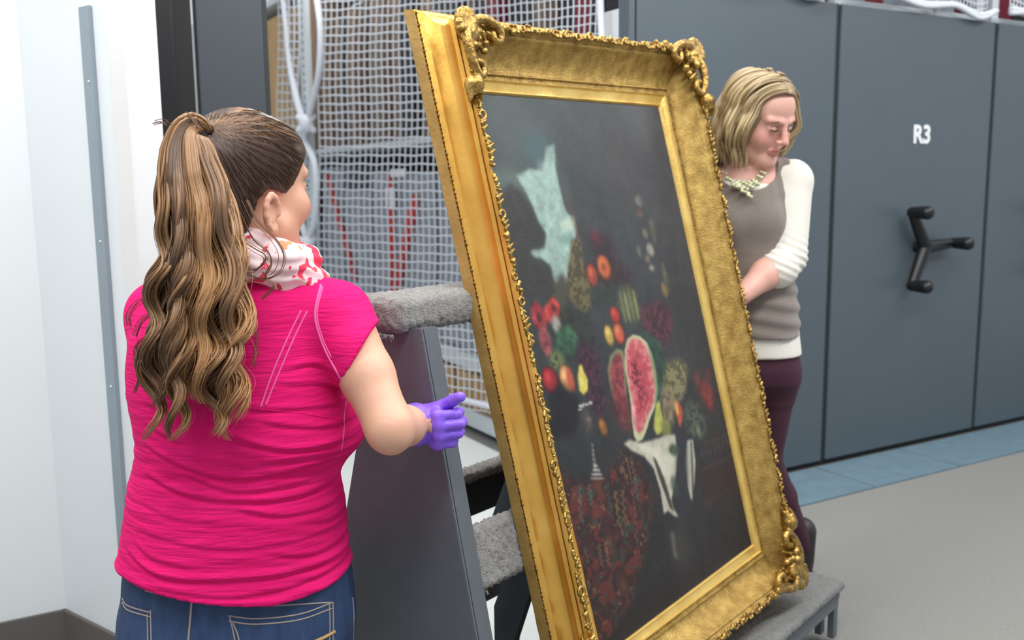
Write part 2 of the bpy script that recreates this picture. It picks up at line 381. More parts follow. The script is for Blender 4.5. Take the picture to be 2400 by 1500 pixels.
# ---------------- mobile shelving
def text_mesh(txt, size, ext=.002, off=0.):
    c = bpy.data.curves.new('lettering', 'FONT'); c.body = txt; c.size = size; c.extrude = ext; c.offset = off; c.align_x = 'CENTER'; c.align_y = 'CENTER'
    o = bpy.data.objects.new('tmp', c); COL.objects.link(o); dg = bpy.context.evaluated_depsgraph_get(); dg.update()
    me = bpy.data.meshes.new_from_object(o.evaluated_get(dg)); bpy.data.objects.remove(o); return me
ZT = 2.235
def carriage(s0, s1, label, handle=False, mark=None, z0=.035):
    base = P0+PU*(s0+s1)/2
    t = thing('shelving_carriage', label, 'shelving unit', base, group='grey mobile shelving carriages in the row')
    g = .017
    link('end_panel', boxbm(P0+PU*(s0+g)+Z3*z0, PU*(s1-s0-2*g), PV*.045, Z3*(ZT-z0), .006), M['panel'], t)
    link('plinth', boxbm(P0+PU*s0+PV*.02+Z3*.012, PU*(s1-s0), PV*.05, Z3*.03), M['gap'], t)
    link('bumper_seal', boxbm(P0+PU*(s1-g)+PV*.006+Z3*z0, PU*g*1.0, PV*.05, Z3*(ZT-z0)), M['seal'], t)
    if handle:
        hc = P0+PU*((s0+s1)/2+.035)+Z3*1.075; n = -PV
        hd = link('handle', sdf_mesh('handle', [Cap(hc+n*-.002, hc+n*.055, .032, .026, k=.004)], .004), M['black'], t)
        for k in range(3):
            ang = PI*2/3*k+.06; d = PU*math.cos(ang)+Z3*math.sin(ang)
            tip = hc+n*.055+d*.215
            link('spoke', sdf_mesh('spoke', [Cap(hc+n*.05, tip, .034, .025, k=.01)], .005), M['black'], hd)
            link('knob', sdf_mesh('knob', [Cap(tip, tip+n*.085, .028, .034, k=.006)], .005), M['black'], hd)
    if mark:
        me = text_mesh(mark, .125, .0015, .004); me.materials.append(M['white'])
        o = link('lettering', me, None, t); c = P0+PU*((s0+s1)/2+.03)-PV*.002+Z3*1.64
        o.matrix_world = Matrix(((PU[0], 0, -PV[0], c[0]), (PU[1], 0, -PV[1], c[1]), (0, 1, 0, c[2]), (0, 0, 0, 1)))
        o.matrix_parent_inverse = Matrix.Identity(4); o.location = Vector(o.location)-t.location
    return t
def sdf_mesh(name, prims, h, **kw):
    V, Q = sdf(prims, h, **kw); return mesh_from(name, V, Q)
cA = carriage(-1.2, 0, 'grey shelving unit end behind the woman in the grey vest, with netted side')
cB = carriage(0, 1.2, 'grey shelving unit end panel marked R3 with black three-armed handle', True, 'R3')
cC = carriage(1.2, 2.4, 'grey shelving unit end panel cut by the right edge of the picture', True)
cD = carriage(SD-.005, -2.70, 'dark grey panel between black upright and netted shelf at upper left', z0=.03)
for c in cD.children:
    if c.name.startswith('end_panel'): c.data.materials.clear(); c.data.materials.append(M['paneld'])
# netted side of carriage A : face plane through S0 along PV
S0 = P0-PU*1.2
def face(px, py, off=0.): return onp(px, py, S0-PU*off, PU)
def fpt(t, z, off=0.): return S0+PV*t+Z3*z-PU*off
def t_of(px, py=400): return float((face(px, py)-S0)@PV)
link('side_edge', boxbm(S0+PU*.0-PV*.01+Z3*.03, -PU*.028, PV*.07, Z3*(ZT+.3)), M['panel'], cA)
def post(tc, wd, parent, name='post', z1=3.):
    bm = boxbm(fpt(tc-wd/2, .03, .0), PU*.05, PV*wd, Z3*(z1-.03), .003)
    for i in range(int(z1/.06)):      # punched slots
        c = fpt(tc-.008, .06+i*.06, .0012); obox(bm, c, PU*.002, PV*.016, Z3*.028)
    for f in bm.faces:
        pass
    o = link(name, bm, M['steelw'], parent)
    sl = bmesh.new()
    for i in range(int(z1/.06)): obox(sl, fpt(tc-.008, .06+i*.06, .0025), PU*.002, PV*.016, Z3*.028)
    link('slot_row', sl, M['dark'], o, kind='stuff')
    return o
post(t_of(1466)+.02, .07, cA); 
post(t_of(722), .22, cA); post(t_of(722)+2.9, .16, cA)
TM = 8.0
for z, th, m_ in ((.04, .095, 'steelw'), (.375, .085, 'steelw'), (1.665, .035, 'steelw'), (2.95, .05, 'steelw')):
    link('shelf_board', boxbm(fpt(.06, z, -.012), PU*.62, PV*TM, Z3*th, .004), M[m_], cA)
link('back_panel', boxbm(fpt(.05, .03, -.62), PU*.02, PV*(TM+.1), Z3*2.9), M['dark'], cA)
struct('wall_rear', boxbm(P0-PU*5+PV*9.2, PU*12, PV*.1, Z3*3.4), M['wall2'])
# contents ------------------------------------------------------------
def crate(name, label, cat, t0, t1, z0, z1, m_, d0=.05, d1=.5, bev=.006, slats=0, group=None, sm=None):
    t = thing(name, label, cat, fpt((t0+t1)/2, z0, -d0), group)
    link('body', boxbm(fpt(t0, z0, -d0), PV*(t1-t0), PU*(d1-d0), Z3*(z1-z0), bev), m_, t)
    for i in range(slats):
        ww = (t1-t0)/max(slats, 1)
        link('slat', boxbm(fpt(t0+ww*i+.008, z0+.002, -d0+.014), PV*(ww-.016), PU*.013, Z3*(z1-z0-.004), .002), sm or m_, t)
    return t
# bottom shelf: pale wooden crates
zb = .137
for i, (a, b) in enumerate(((1.25, 1.75), (1.80, 2.28), (2.33, 2.9))):
    crate('wooden_crate', ['pale wooden crate on the lowest netted shelf, nearest the gold frame', 'pale wooden crate on the lowest netted shelf, middle, above the purple glove', 'pale wooden crate on the lowest netted shelf, left one behind the cart'][i], 'crate', a, b, zb, .345, M['wood'], .05, .45, slats=5, group='wooden crates on the lowest shelf')
# middle shelf: wrapped packages with red straps
zm = .462
pk = [(.35, 1.3, 1.45), (1.34, 2.0, 1.50), (2.05, 3.05, 1.50), (3.1, 3.62, 1.38), (3.66, 4.1, 1.56)]
labs = ['grey wrapped flat package on the middle netted shelf, nearest the near post', 'grey wrapped package behind net beside the gold frame, second from near post', 'large grey wrapped package with two crossing red straps behind the net', 'grey wrapped package with slanting red strap behind net', 'narrow grey wrapped package behind net next to the white rope post']
for i, (a, b, z1) in enumerate(pk):
    crate('wrapped_package', labs[i], 'package', a, b, zm, z1, M['wrap'], .06, .5, .02, group='wrapped packages on the middle shelf')
def strap(px, name='strap', label='', off=-.045, r=.024):
    P = [face(*p, off=off) for p in px]
    V = tube_mesh(name, [P], r, 6); o = link(name, V, M['red'], None, label=label, category='strap', group='red straps behind the net')
strap([(768, 410), (800, 530), (834, 655)], label='red strap slanting down right behind net, left of the others')
strap([(914, 408), (918, 520), (922, 690)], label='nearly vertical red strap behind net in the middle of the V')
strap([(976, 462), (955, 560), (930, 690)], label='orange-red strap slanting down left behind net, next to the gold frame', r=.034)
tg = boxbm(face(926, 440, -.03), PV*.16, -PU*.004, -Z3*.13); link('paper_tag', tg, M['white'], None, label='small white paper tag behind the net between red straps', category='tag')
tg = boxbm(face(952, 395, -.03), PV*.25, -PU*.004, -Z3*.05); link('paper_tag', tg, M['white'], None, label='wide white paper tag behind the net beside the frame edge', category='tag')
# upper shelf: framed works stored on edge
zu = 1.702; tt = .30; i = 0; ORD = 'first second third fourth fifth sixth seventh eighth ninth tenth eleventh twelfth thirteenth fourteenth fifteenth sixteenth seventeenth eighteenth nineteenth twentieth twenty-first twenty-second twenty-third twenty-fourth twenty-fifth twenty-sixth twenty-seventh'.split()
UL = ['dark', 'woodd', 'board', 'board', 'dark', 'woodd', 'board']
t = thing('plank_crate', 'tall tan plank crate behind the narrow left net', 'crate', fpt(5.2, zu, -.03))
for k in range(6): link('plank', boxbm(fpt(4.5+k*.25, zu, -.03), PV*.242, PU*.3, Z3*1.15, .004), M['wood'], t)
link('plank', boxbm(fpt(4.02, zu, -.03), PV*.32, PU*.3, Z3*1.2, .004), M['woodd'], t)
while tt < 3.98:
    wd = float(rng.uniform(.10, .24)); m_ = M[('dark', 'dred', 'dark', 'board', 'dark')[i % 5]] if tt < 1.9 else M[('woodd', 'board', 'dark', 'board', 'woodd', 'dark', 'board')[i % 7]]
    hgt = float(rng.uniform(.9, 1.15)) if tt > .45 else 1.1
    mn = {'dark_shelf_back': 'dark grey', 'dark_red_cloth': 'dark red', 'brown_card': 'light brown card', 'brown_wood': 'brown wooden'}[m_.name]; fr = thing('picture_crate', mn+' flat crate on edge behind upper net, '+ORD[i]+' from the near white post', 'crate', fpt(tt, zu, -.06), group=mn+' crates on edge on the upper shelf')
    link('crate_side', boxbm(fpt(tt, zu, -.06-.03*(i % 3)), PV*(wd-.03), PU*.4, Z3*hgt, .004), m_, fr)
    tt += wd; i += 1
# near end: box with dark red textile
t = thing('textile_box', 'light grey box under dark red textile beside the white perforated post', 'box', fpt(.18, zu, -.04))
link('box_body', boxbm(fpt(.085, zu, -.03), PV*.2, PU*.4, Z3*.44, .006), M['white'], t)
link('dark_roll', boxbm(fpt(.085, zu+.442, -.06), PV*.2, PU*.35, Z3*.12, .02), M['black'], t)
link('red_cloth', boxbm(fpt(.08, zu+.50, -.05), PV*.2, PU*.3, Z3*.045, .01), M['dred'], t)

# ---------------- nets
def net_patch(name, label, x0, x1, yrows, slope, nv, off=.03, wav=0.):
    """strands tied between x0..x1 on the shelf face"""
    t = thing(name, label, 'net', face((x0+x1)/2, 500, off))
    ta, tb = t_of(x0), t_of(x1)
    xs = np.linspace(x0, x1, 60)
    paths, rad = [], []
    for y in yrows:
        m_ = slope(y); P = []; R = []
        for j, x in enumerate(xs):
            bow = wav*math.sin(PI*(j/59.))**1
            yy = y+m_*(x-900)+bow+1.2*math.sin(x*.09+y)
            p = face(x, yy, off+.02*math.sin(PI*j/59.)); P.append(p); R.append(.00085*p[1])
        paths.append(P); rad.append(np.array(R))
    xv = np.linspace(x0, x1, nv)
    ye = np.linspace(yrows[0], yrows[-1], 24)
    for x in xv:
        P = []; R = []
        for y in ye:
            u_ = (x-x0)/(x1-x0); yy = y+slope(y)*(x-900)+wav*math.sin(PI*u_)
            xx = x+2.2*math.sin(y*.018+x*.01)
            p = face(xx, yy, off+.004+.02*math.sin(PI*u_)); P.append(p); R.append(.0008*p[1])
        paths.append(P); rad.append(np.array(R))
    link('mesh', tube_mesh('mesh', paths, rad, 4), M['net'], t, kind='stuff')
    return t
sl = lambda y: float(np.interp(y, [-60, 60, 330, 600, 800, 960], [-.10, -.085, -.03, .03, .12, .22]))
n1 = net_patch('cargo_net', 'large white cargo net hung over the shelf behind the gold frame', 748, 1410, np.arange(-70, 925, 20.5), sl, 50, wav=6)
n2 = net_patch('cargo_net', 'narrow white net at upper left beside the dark grey panel', 652, 700, np.arange(-30, 345, 20), lambda y: -.03, 5, wav=0)
def rope(px, parent, r=.02, off=.05, n=40, name='border_rope'):
    P = smooth_path(px, n); P3 = [face(x, y, off) for x, y in P]
    return link(name, tube_mesh(name, [P3], [np.array([r*p[1]/6. for p in P3])], 8), M['net'], parent)
rope([(738, -40), (751, 60), (750, 150), (742, 205), (722, 285), (716, 330), (737, 380), (742, 450), (738, 520), (722, 570), (735, 640), (742, 720)], n1, .022)
rope([(1406, -60), (1408, 30), (1412, 120), (1420, 300)], n1, .022)
rope([(660, -40), (672, 60), (680, 150), (697, 240), (712, 290), (705, 330), (690, 380)], n2, .022)
rope([(716, 330), (700, 420), (702, 500), (716, 555), (722, 600), (706, 650)], n2, .02)
rope([(745, 860), (900, 890), (1075, 935), (1200, 965)], n1, .02, n=30)
for (x, y) in ((718, 290), (722, 575)):
    c = face(x, y, .07); link('knot', sdf_mesh('knot', [Ell(c, (.05, .05, .07), k=0), Cap(c+[-.06, 0, -.05], c+[.06, 0, .05], .025, k=.02), Cap(c+[.06, 0, -.05], c+[-.06, 0, .05], .025, k=.02)], .012), M['net'], n1)
struct('trim_3', boxbm(fpt(5.6, .03, -.02), PV*.25, PU*.3, Z3*1.6), M['blackm'])
bb = thing('gap_shade', 'black block standing in for the shaded gap left of the rope-tied post', 'cover', fpt(t_of(706), .46, -.1)); link('shade_block', boxbm(fpt(t_of(722)+.12, .46, -.02), PV*.3, PU*.3, Z3*1.1, .01), M['blackm'], bb)  # matte black block stands in for the shade of an open gap
# tops of the right hand carriages: nets, rails, ropes, stored boxes
def top(px, py, off=0.): return onp(px, py, P0+PV*off, PV)
for i, (s0, s1) in enumerate(((-1.2, 0), (0, 1.2), (1.2, 2.4))):
    pa = (cA, cB, cC)[i]
    link('top_rail', boxbm(P0+PU*(s0+.05)+PV*.05+Z3*(ZT+.005), PU*(s1-s0-.1), PV*.05, Z3*.03, .004), M['steelw'], pa)
    link('top_post', boxbm(P0+PU*(s1-.09)+PV*.06+Z3*(ZT+.0), PU*.055, PV*.05, Z3*.5, .004), M['steelw'], pa)
    link('top_post', boxbm(P0+PU*(s0+.04)+PV*.06+Z3*(ZT+.0), PU*.055, PV*.05, Z3*.5, .004), M['steelw'], pa)
    nt_ = thing('cargo_net', ['white net bundled on top of shelving above the woman in the grey vest', 'white net with slack rope edge on top of the R3 shelving', 'white net on top of shelving at the far right edge'][i], 'net', P0+PU*(s0+s1)/2+Z3*ZT)
    paths = []
    for j in range(13):
        z = ZT+.06+j*.03; P = [P0+PU*(s0+.1+(s1-s0-.2)*k/20)-PV*.012*math.sin(PI*k/20)+Z3*(z+.014*math.sin(k*.9+i)) for k in range(21)]; paths.append(P)
    for k in range(36):
        s = s0+.1+(s1-s0-.2)*k/35; paths.append([P0+PU*s-PV*.012*math.sin(PI*k/35)+Z3*(ZT+.06+.36*j/5) for j in range(6)])
    link('mesh', tube_mesh('mesh', paths, .0045, 4), M['net'], nt_, kind='stuff')
    for q in range(2):
        P = smooth_path([(s0+.06, .03+.02*q), (s0+.3, .045), (s0+.55, .01+.01*q), (s0+.8, .03), (s0+1.0, .0-.015*q), (s1-.06, .03)], 40)
        link('border_rope', tube_mesh('border_rope', [[P0+PU*a-PV*.03+Z3*(ZT+.02+b) for a, b in P]], .015, 8), M['net'], nt_)
    link('brace', tube_mesh('brace', [[P0+PU*(s0+.70)-PV*.0+Z3*(ZT+.02), P0+PU*(s0+.52)-PV*.0+Z3*(ZT+.42)]], .017, 8), M['net'], nt_)
    bx = thing('stored_box', ['grey and dark red box stored behind the net above the woman in the vest', 'grey box stored behind the net above the R3 panel', 'dark red box stored behind the net at the top right corner'][i], 'box', P0+PU*(s0+.6)+PV*.2+Z3*ZT)
    link('box_body', boxbm(P0+PU*(s0+(.52 if i == 0 else .15))+PV*.15+Z3*(ZT), PU*(.55 if i == 0 else .9), PV*.3, Z3*.5, .01), M[('board', 'wrap', 'dred')[i]], bx)
    link('box_band', boxbm(P0+PU*(s0+(.7 if i == 0 else .35))+PV*.14+Z3*(ZT+.01), PU*.12, PV*.02, Z3*.48, .004), M['dred' if i < 2 else 'dark'], bx)
#@@PAINTING
# ================================================================== PAINTING ON ITS CART
K = 1.1                                   # real size of cart and picture along the line of sight
_az, _t = .695, .256
U = np.array([math.sin(_az), math.cos(_az), 0]); _nh = np.array([math.cos(_az), -math.sin(_az), 0])
Dn = np.array([_nh[0]*math.sin(_t), _nh[1]*math.sin(_t), -math.cos(_t)]); Nn = np.cross(Dn, U); Nn = Nn if Nn[0] > 0 else -Nn
O0 = CO+ray(1104.5, 212)*1.95*K
def pl(px, py, c): 
    P = onp(px, py, O0+Nn*c, Nn)-O0; return np.array([P@U, P@Dn])
def W3(ab, c): return O0+U*ab[0]+Dn*ab[1]+Nn*c
HC, HB = .079, .028
def isect(p, d, q, e):
    A = np.array([d, -e]).T; s = np.linalg.solve(A, q-p); return p+d*s[0]
cv = [pl(1104, 217, 0), pl(1543, 250, 0), pl(1762, 1277, 0)]
cv.append(isect(cv[0], pl(1385, 1440, 0)-cv[0], cv[2], pl(1465, 1500, 0)-cv[2]))
cs = [pl(1082, 52, HC), pl(1624, 120, HC), pl(1870, 1350, HC)]
cs.append(isect(cs[0], pl(1372, 1440, HC)-cs[0], cs[2], pl(1690, 1492, HC)-cs[2]))
BO = .052
bk4 = [pl(943, 22, -HB), cs[1]+[BO, -BO], cs[2]+[BO, BO], cs[3]+[-BO, BO]]
bk4[3] = isect(bk4[0], pl(1264, 1500, -HB)-bk4[0], bk4[2], np.array([1., 0]))
pic = thing('framed_painting', 'large still-life oil painting in an ornate gilded frame leaning on the padded cart', 'painting', W3((cs[3]+cs[2])/2, 0))
# profile: (f, c) f 0 at canvas edge .. 1 at crest ; then outside t 0 crest .. 1 back
PIN = [(-.03, -.012), (0.0, .004), (.02, .007), (.035, .004), (.055, .004), (.19, .010), (.21, .016), (.235, .016), (.25, .012), (.30, .013), (.315, .019), (.34, .019), (.36, .015)]
for q_ in np.linspace(.0, 1, 9): PIN.append((.37+q_*.47, .015+.047*(q_**1.9)))
PIN += [(.86, .066), (.89, .068), (.90, .064), (.93, .066), (.97, .076), (1.0, HC)]
POUT = [(.05, HC-.002, 0), (.10, .068, 0), (.13, .064, .004), (.16, .066, 0), (.22, .060, 0)]
for q_ in np.linspace(0, 1, 10): POUT.append((.24+.40*q_, .058-.047*q_, .017*math.sin(PI*q_)**.8))
POUT += [(.66, .011, 0), (.70, .006, -.003), (.78, .001, -.003), (.80, -.001, .002), (.83, -.003, -.002), (.98, -.026, 0), (1.0, -HB, .003)]
def prof(k):
    ctr = sum(cv)/4
    out = []
    for f, c in PIN: out.append(W3(cv[k]*(1-f)+cs[k]*f, c))
    for t_, c, inn in POUT:
        ab = cs[k]*(1-t_)+bk4[k]*t_; d = np.sign(ctr-ab); out.append(W3(ab+d*inn, c-inn*.25))
    out.append(W3(bk4[k]*.8+cv[k]*.2, -HB)); out.append(W3(bk4[k]*.35+cv[k]*.65, -HB)); out.append(W3(cv[k], -.018))
    return np.array(out)
PF = [prof(k) for k in range(4)]
nP = len(PF[0])
iA = 13 - 1; rails = []
names = ['top', 'right', 'bottom', 'left']
for k in range(4):
    A, B = PF[k], PF[(k+1) % 4]; n = 60 if k % 2 else 40
    fr = np.linspace(0, 1, n+1); V = (A[None]*(1-fr)[:, None, None]+B[None]*fr[:, None, None])
    # hand-worked unevenness
    V = V+Nn*(rng.normal(0, .0004, (n+1, nP, 1)))
    idx = np.arange((n+1)*nP).reshape(n+1, nP)
    a_, b_ = idx[:-1], idx[1:]
    def quads(j0, j1):
        q = np.stack([a_[:, j0:j1], a_[:, j0+1:j1+1], b_[:, j0+1:j1+1], b_[:, j0:j1]], -1).reshape(-1, 4); return q
    VV = V.reshape(-1, 3)
    def sub(q):
        u_, inv = np.unique(q, return_inverse=True); return VV[u_], inv.reshape(q.shape)
    j1, j2, j3 = 6, 22, len(PIN)-1
    js = len(PIN)+len(POUT)-3
    rl = link('frame_rail', mesh_from('frame_rail', *sub(quads(j3, js)), smooth=True), M['gold'] if k != 1 else M['goldr'], pic)
    rails.append(rl)
    link('outer_side', mesh_from('outer_side', *sub(quads(js, nP-1))), M['goldo'], rl)
    link('sight_fillet', mesh_from('sight_fillet', *sub(quads(0, j1))), M['golds'], rl)
    link('cove', mesh_from('cove', *sub(quads(j1, j3))), M['goldr'], rl)
for me_ in [c.data for r_ in rails for c in (r_, *r_.children)]:
    bm = bmesh.new(); bm.from_mesh(me_); bmesh.ops.recalc_face_normals(bm, faces=bm.faces); bm.to_mesh(me_); bm.free()
    me_.polygons.foreach_set('use_smooth', np.ones(len(me_.polygons), bool))
    try: me_.set_sharp_from_angle(angle=.7)
    except Exception: pass
# ornament along crest: scrolls, beads, leaves, as repeated pieces
def ornament_mesh(kind, seed):
    r2 = np.random.default_rng(seed); pr = []
    if kind == 0:    # C scroll
        for a in np.linspace(0, 1.55*PI, 9):
            pr.append(Cap((.0085*math.cos(a), .0085*math.sin(a), .003), (.0085*math.cos(a+.6), .0085*math.sin(a+.6), .003), .0032, k=.001))
        pr.append(Ell((.016, -.004, .003), (.006, .004, .005), k=.002))
    elif kind == 1:  # bead cluster
        for i in range(5): pr.append(Ell((r2.uniform(-.012, .012), r2.uniform(-.005, .005), .003+r2.uniform(0, .004)), (.0045,)*3, k=.001))
    else:            # leaf
        for i in range(4):
            a = -.5+i*.4; pr.append(Cap((-.012+.006*i, 0, .002), (-.004+.006*i, .007*(-1)**i, .006), .0028, .0036, k=.0015))
        pr.append(Cap((-.016, 0, .001), (.016, .002, .003), .0032, k=.002))
    V, Q = sdf(pr, .0016, pad=.004); me = mesh_from('scroll_ornament', V, Q); me.materials.append(M['goldd']); return me
OM = [ornament_mesh(k, s) for k, s in ((0, 1), (1, 2), (2, 3), (1, 7), (2, 9))]
for k in range(4):
    jc = len(PIN)-1; A, B = PF[k][jc], PF[(k+1) % 4][jc]; L_ = np.linalg.norm(B-A); tx = (B-A)/L_
    out = nrm(np.cross(tx, Nn)); ctr = W3(sum(cv)/4, HC); out = out if (A-ctr)@out > 0 else -out
    n = int(L_/.027)
    for i in range(4, n-3):
        o = bpy.data.objects.new('scroll_ornament', OM[(i*7+k*3+(i*i) % 3) % 5]); COL.objects.link(o)
        p = A+tx*(i+.5)*L_/n+out*(.0025*((i % 3)-1))-Nn*.001
        sx = 1 if i % 2 else -1; X_ = tx*sx; Y_ = np.cross(Nn, X_); s_ = .85+.35*((i*37) % 7)/7.
        mt = Matrix(((X_[0]*s_, Y_[0]*s_, Nn[0]*s_, p[0]), (X_[1]*s_, Y_[1]*s_, Nn[1]*s_, p[1]), (X_[2]*s_, Y_[2]*s_, Nn[2]*s_, p[2]), (0, 0, 0, 1)))
        o.parent = rails[k]; o.matrix_parent_inverse = Matrix.Translation(-Vector(pic.location)); o.matrix_parent_inverse = (Matrix.Translation(-Vector(pic.location)) @ Matrix.Identity(4))
        o.matrix_parent_inverse = rails[k].matrix_parent_inverse.inverted() @ Matrix.Translation(-Vector(pic.location)) if False else Matrix.Identity(4)
        o.matrix_basis = mt
# carved band on the outside moulding (too fine to pick apart) and dotted band inside
for k in range(4):
    jb = len(PIN)+len(POUT)-5; A, B = PF[k][jb], PF[(k+1) % 4][jb]; A2, B2 = PF[k][jb+1], PF[(k+1) % 4][jb+1]
    n = int(np.linalg.norm(B-A)/.0095); pr = []
    Vs, Qs, c0 = [], [], 0
    base = [(-1, 0, 0), (1, 0, 0), (0, -1, 0), (0, 1, 0), (0, 0, 1.), (0, 0, -1.)]
    fc = np.array([(0, 2, 4), (2, 1, 4), (1, 3, 4), (3, 0, 4), (2, 0, 5), (1, 2, 5), (3, 1, 5), (0, 3, 5)])
    e1 = nrm(B-A); e2 = nrm(A2-A); e3 = nrm(np.cross(e1, e2)); 
    for i in range(n):
        f = (i+.5)/n; m_ = (i*5) % 3
        for q in range(2):
            ff = .2+.6*((i*7+q*3) % 5)/5.; p = (A*(1-ff)+A2*ff)*(1-f)+(B*(1-ff)+B2*ff)*f
            sz = np.array([.0046, .0036, .0035])*(.75+.25*m_)
            Vs.append([p+e1*b_[0]*sz[0]+e2*b_[1]*sz[1]+e3*b_[2]*sz[2] for b_ in base]); Qs.append(fc+c0); c0 += 6
    link('carved_band', mesh_from('carved_band', np.vstack(Vs), np.vstack(Qs)), M['goldc'], rails[k], kind='stuff')
    Vs, Qs, c0 = [], [], 0; A, B = PF[k][9], PF[(k+1) % 4][9]; n = int(np.linalg.norm(B-A)/.011)
    for i in range(n):
        p = A+(B-A)*(i+.5)/n
        Vs.append([p+e1*b_[0]*.0032+Nn*b_[2]*.003+np.cross(Nn, e1)*b_[1]*.0028 for b_ in base]); Qs.append(fc+c0); c0 += 6
    link('dotted_band', mesh_from('dotted_band', np.vstack(Vs), np.vstack(Qs)), M['goldd'], rails[k], kind='stuff')
# corner cartouches
def corner(k):
    c = PF[k][len(PIN)-1]; ctr = W3(sum(cv)/4, HC); ix = U*np.sign((ctr-c)@U); iy = Dn*np.sign((ctr-c)@Dn); dg = nrm(ix+iy)
    r2 = np.random.default_rng(40+k); P = []
    f = lambda a, b, h: c+ix*a+iy*b+Nn*h
    # shell fan at the corner
    P.append(Ell(f(.012, .012, .0), (.030, .030, .016), M=np.array([ix, iy, Nn]).T, k=.006))
    for i in range(7):
        a = -PI*.15+i*PI*.8/6-PI*.0; d = -(ix*math.cos(a+.05)+iy*math.sin(a+.05))
        P.append(Cap(f(.016, .016, .008), f(.006, .006, .010)+d*.027, .006, .0085, k=.002))
    # big S-scrolls along both sides
    for (e, g) in ((ix, iy), (iy, ix)):
        pts = [c+e*x+g*y+Nn*z for x, y, z in ((.02, .0, .006), (.05, -.008, .012), (.085, -.002, .010), (.105, .012, .006), (.10, .028, .004), (.082, .030, .006), (.078, .016, .008))]
        pts = smooth_path(pts, 16)
        for i in range(15): P.append(Cap(pts[i], pts[i+1], .0105-.0003*i, k=.002))
        for i in range(4): P.append(Ell(c+e*(.11+.02*i)+g*(.0+.003*(-1)**i)+Nn*.002, (.010-.0012*i,)*3, k=.003))
        for i in range(3): P.append(Cap(c+e*(.04+.016*i)+g*.014, c+e*(.052+.016*i)+g*.034-Nn*.006, .006, .004, k=.003))
    for i in range(12):
        P.append(Ell(f(r2.uniform(.0, .06), r2.uniform(.0, .06), r2.uniform(.0, .014)), (r2.uniform(.006, .011),)*3, k=.002))
    # cup-shaped turnover that overhangs the long sides
    e, g = (iy, ix)
    P.append(Cap(c+e*.125-g*.006+Nn*.004, c+e*.15-g*.010+Nn*.002, .020, .014, k=.004)); P.append(Cap(c+e*.155-g*.008+Nn*.006, c+e*.17-g*.008+Nn*.01, .013, .010, k=.002, sub=True))
    V, Q = sdf(P, .0026); V = c+(V-c)*(1.12 if k == 0 else 1.25); o = link('corner_ornament', mesh_from('corner_ornament', V, Q), M['goldd'], pic)
for k in range(4): corner(k)
# canvas, painted point by point -------------------------------------------------
NU_, NV_ = 330, 560
uu, vv = np.meshgrid(np.linspace(0, 1, NU_), np.linspace(0, 1, NV_))
c4 = [np.array(c) for c in cv]
AB = (c4[0][None, None]*((1-uu)*(1-vv))[..., None]+c4[1]*((uu)*(1-vv))[..., None]+c4[2]*(uu*vv)[..., None]+c4[3]*((1-uu)*vv)[..., None])
def invuv(ab):
    A = (c4[1]-c4[0]); B = (c4[3]-c4[0]); s = np.linalg.solve(np.array([A, B]).T, ab-c4[0])
    for _ in range(4):
        u_, v_ = s; f = c4[0]*(1-u_)*(1-v_)+c4[1]*u_*(1-v_)+c4[2]*u_*v_+c4[3]*(1-u_)*v_-ab
        J = np.array([(c4[1]-c4[0])*(1-v_)+(c4[2]-c4[3])*v_, (c4[3]-c4[0])*(1-u_)+(c4[2]-c4[1])*u_]).T; s = s-np.linalg.solve(J, f)
    return s
def cvt(px): return np.array([invuv(pl(x, y, 0)) for x, y in px])*[NU_-1, NV_-1]
def blur(a, s):
    if s <= 0: return a
    n = max(1, int(s*2.5)); k = np.exp(-.5*(np.arange(-n, n+1)/s)**2); k /= k.sum()
    a = np.apply_along_axis(lambda v: np.convolve(np.pad(v, n, 'edge'), k, 'valid'), 0, a)
    return np.apply_along_axis(lambda v: np.convolve(np.pad(v, n, 'edge'), k, 'valid'), 1, a)
def fnoise(s, seed, sx=1.):
    r2 = np.random.default_rng(seed); out = np.zeros((NV_, NU_)); amp = 1.; tot = 0
    for o_ in range(4):
        gy, gx = max(3, int(NV_/s*sx)), max(3, int(NU_/s)); g = r2.random((gy+1, gx+1))
        y = np.linspace(0, gy-1e-6, NV_); x = np.linspace(0, gx-1e-6, NU_); iy, ix = y.astype(int), x.astype(int); fy, fx = y-iy, x-ix
        fy = (fy*fy*(3-2*fy))[:, None]; fx = (fx*fx*(3-2*fx))[None]
        G = g[iy][:, ix]*(1-fy)*(1-fx)+g[iy+1][:, ix]*fy*(1-fx)+g[iy][:, ix+1]*(1-fy)*fx+g[iy+1][:, ix+1]*fy*fx
        out += G*amp; tot += amp; amp *= .55; s = max(2, s/2)
    return out/tot
yy_, xx_ = np.mgrid[0:NV_, 0:NU_]
def inpoly(P):
    m = np.zeros((NV_, NU_), bool); n = len(P)
    x0, x1 = max(0, int(P[:, 0].min())-1), min(NU_, int(P[:, 0].max())+2); y0, y1 = max(0, int(P[:, 1].min())-1), min(NV_, int(P[:, 1].max())+2)
    if x1 <= x0 or y1 <= y0: return m
    X = xx_[y0:y1, x0:x1]; Y = yy_[y0:y1, x0:x1]; mm = np.zeros(X.shape, bool)
    for i in range(n):
        xa, ya = P[i]; xb, yb = P[(i+1) % n]
        c = ((ya > Y) != (yb > Y)) & (X < (xb-xa)*(Y-ya)/(yb-ya+1e-12)+xa); mm ^= c
    m[y0:y1, x0:x1] = mm; return m
def C_(r, g, b): return np.array([r, g, b], float)
IMG = np.zeros((NV_, NU_, 3)); NZ = fnoise(40, 1); NF = fnoise(9, 2); NS = fnoise(5, 3)
g0, g1, g2, g3 = C_(58, 69, 71), C_(60, 63, 69), C_(32, 28, 29), C_(40, 36, 37)
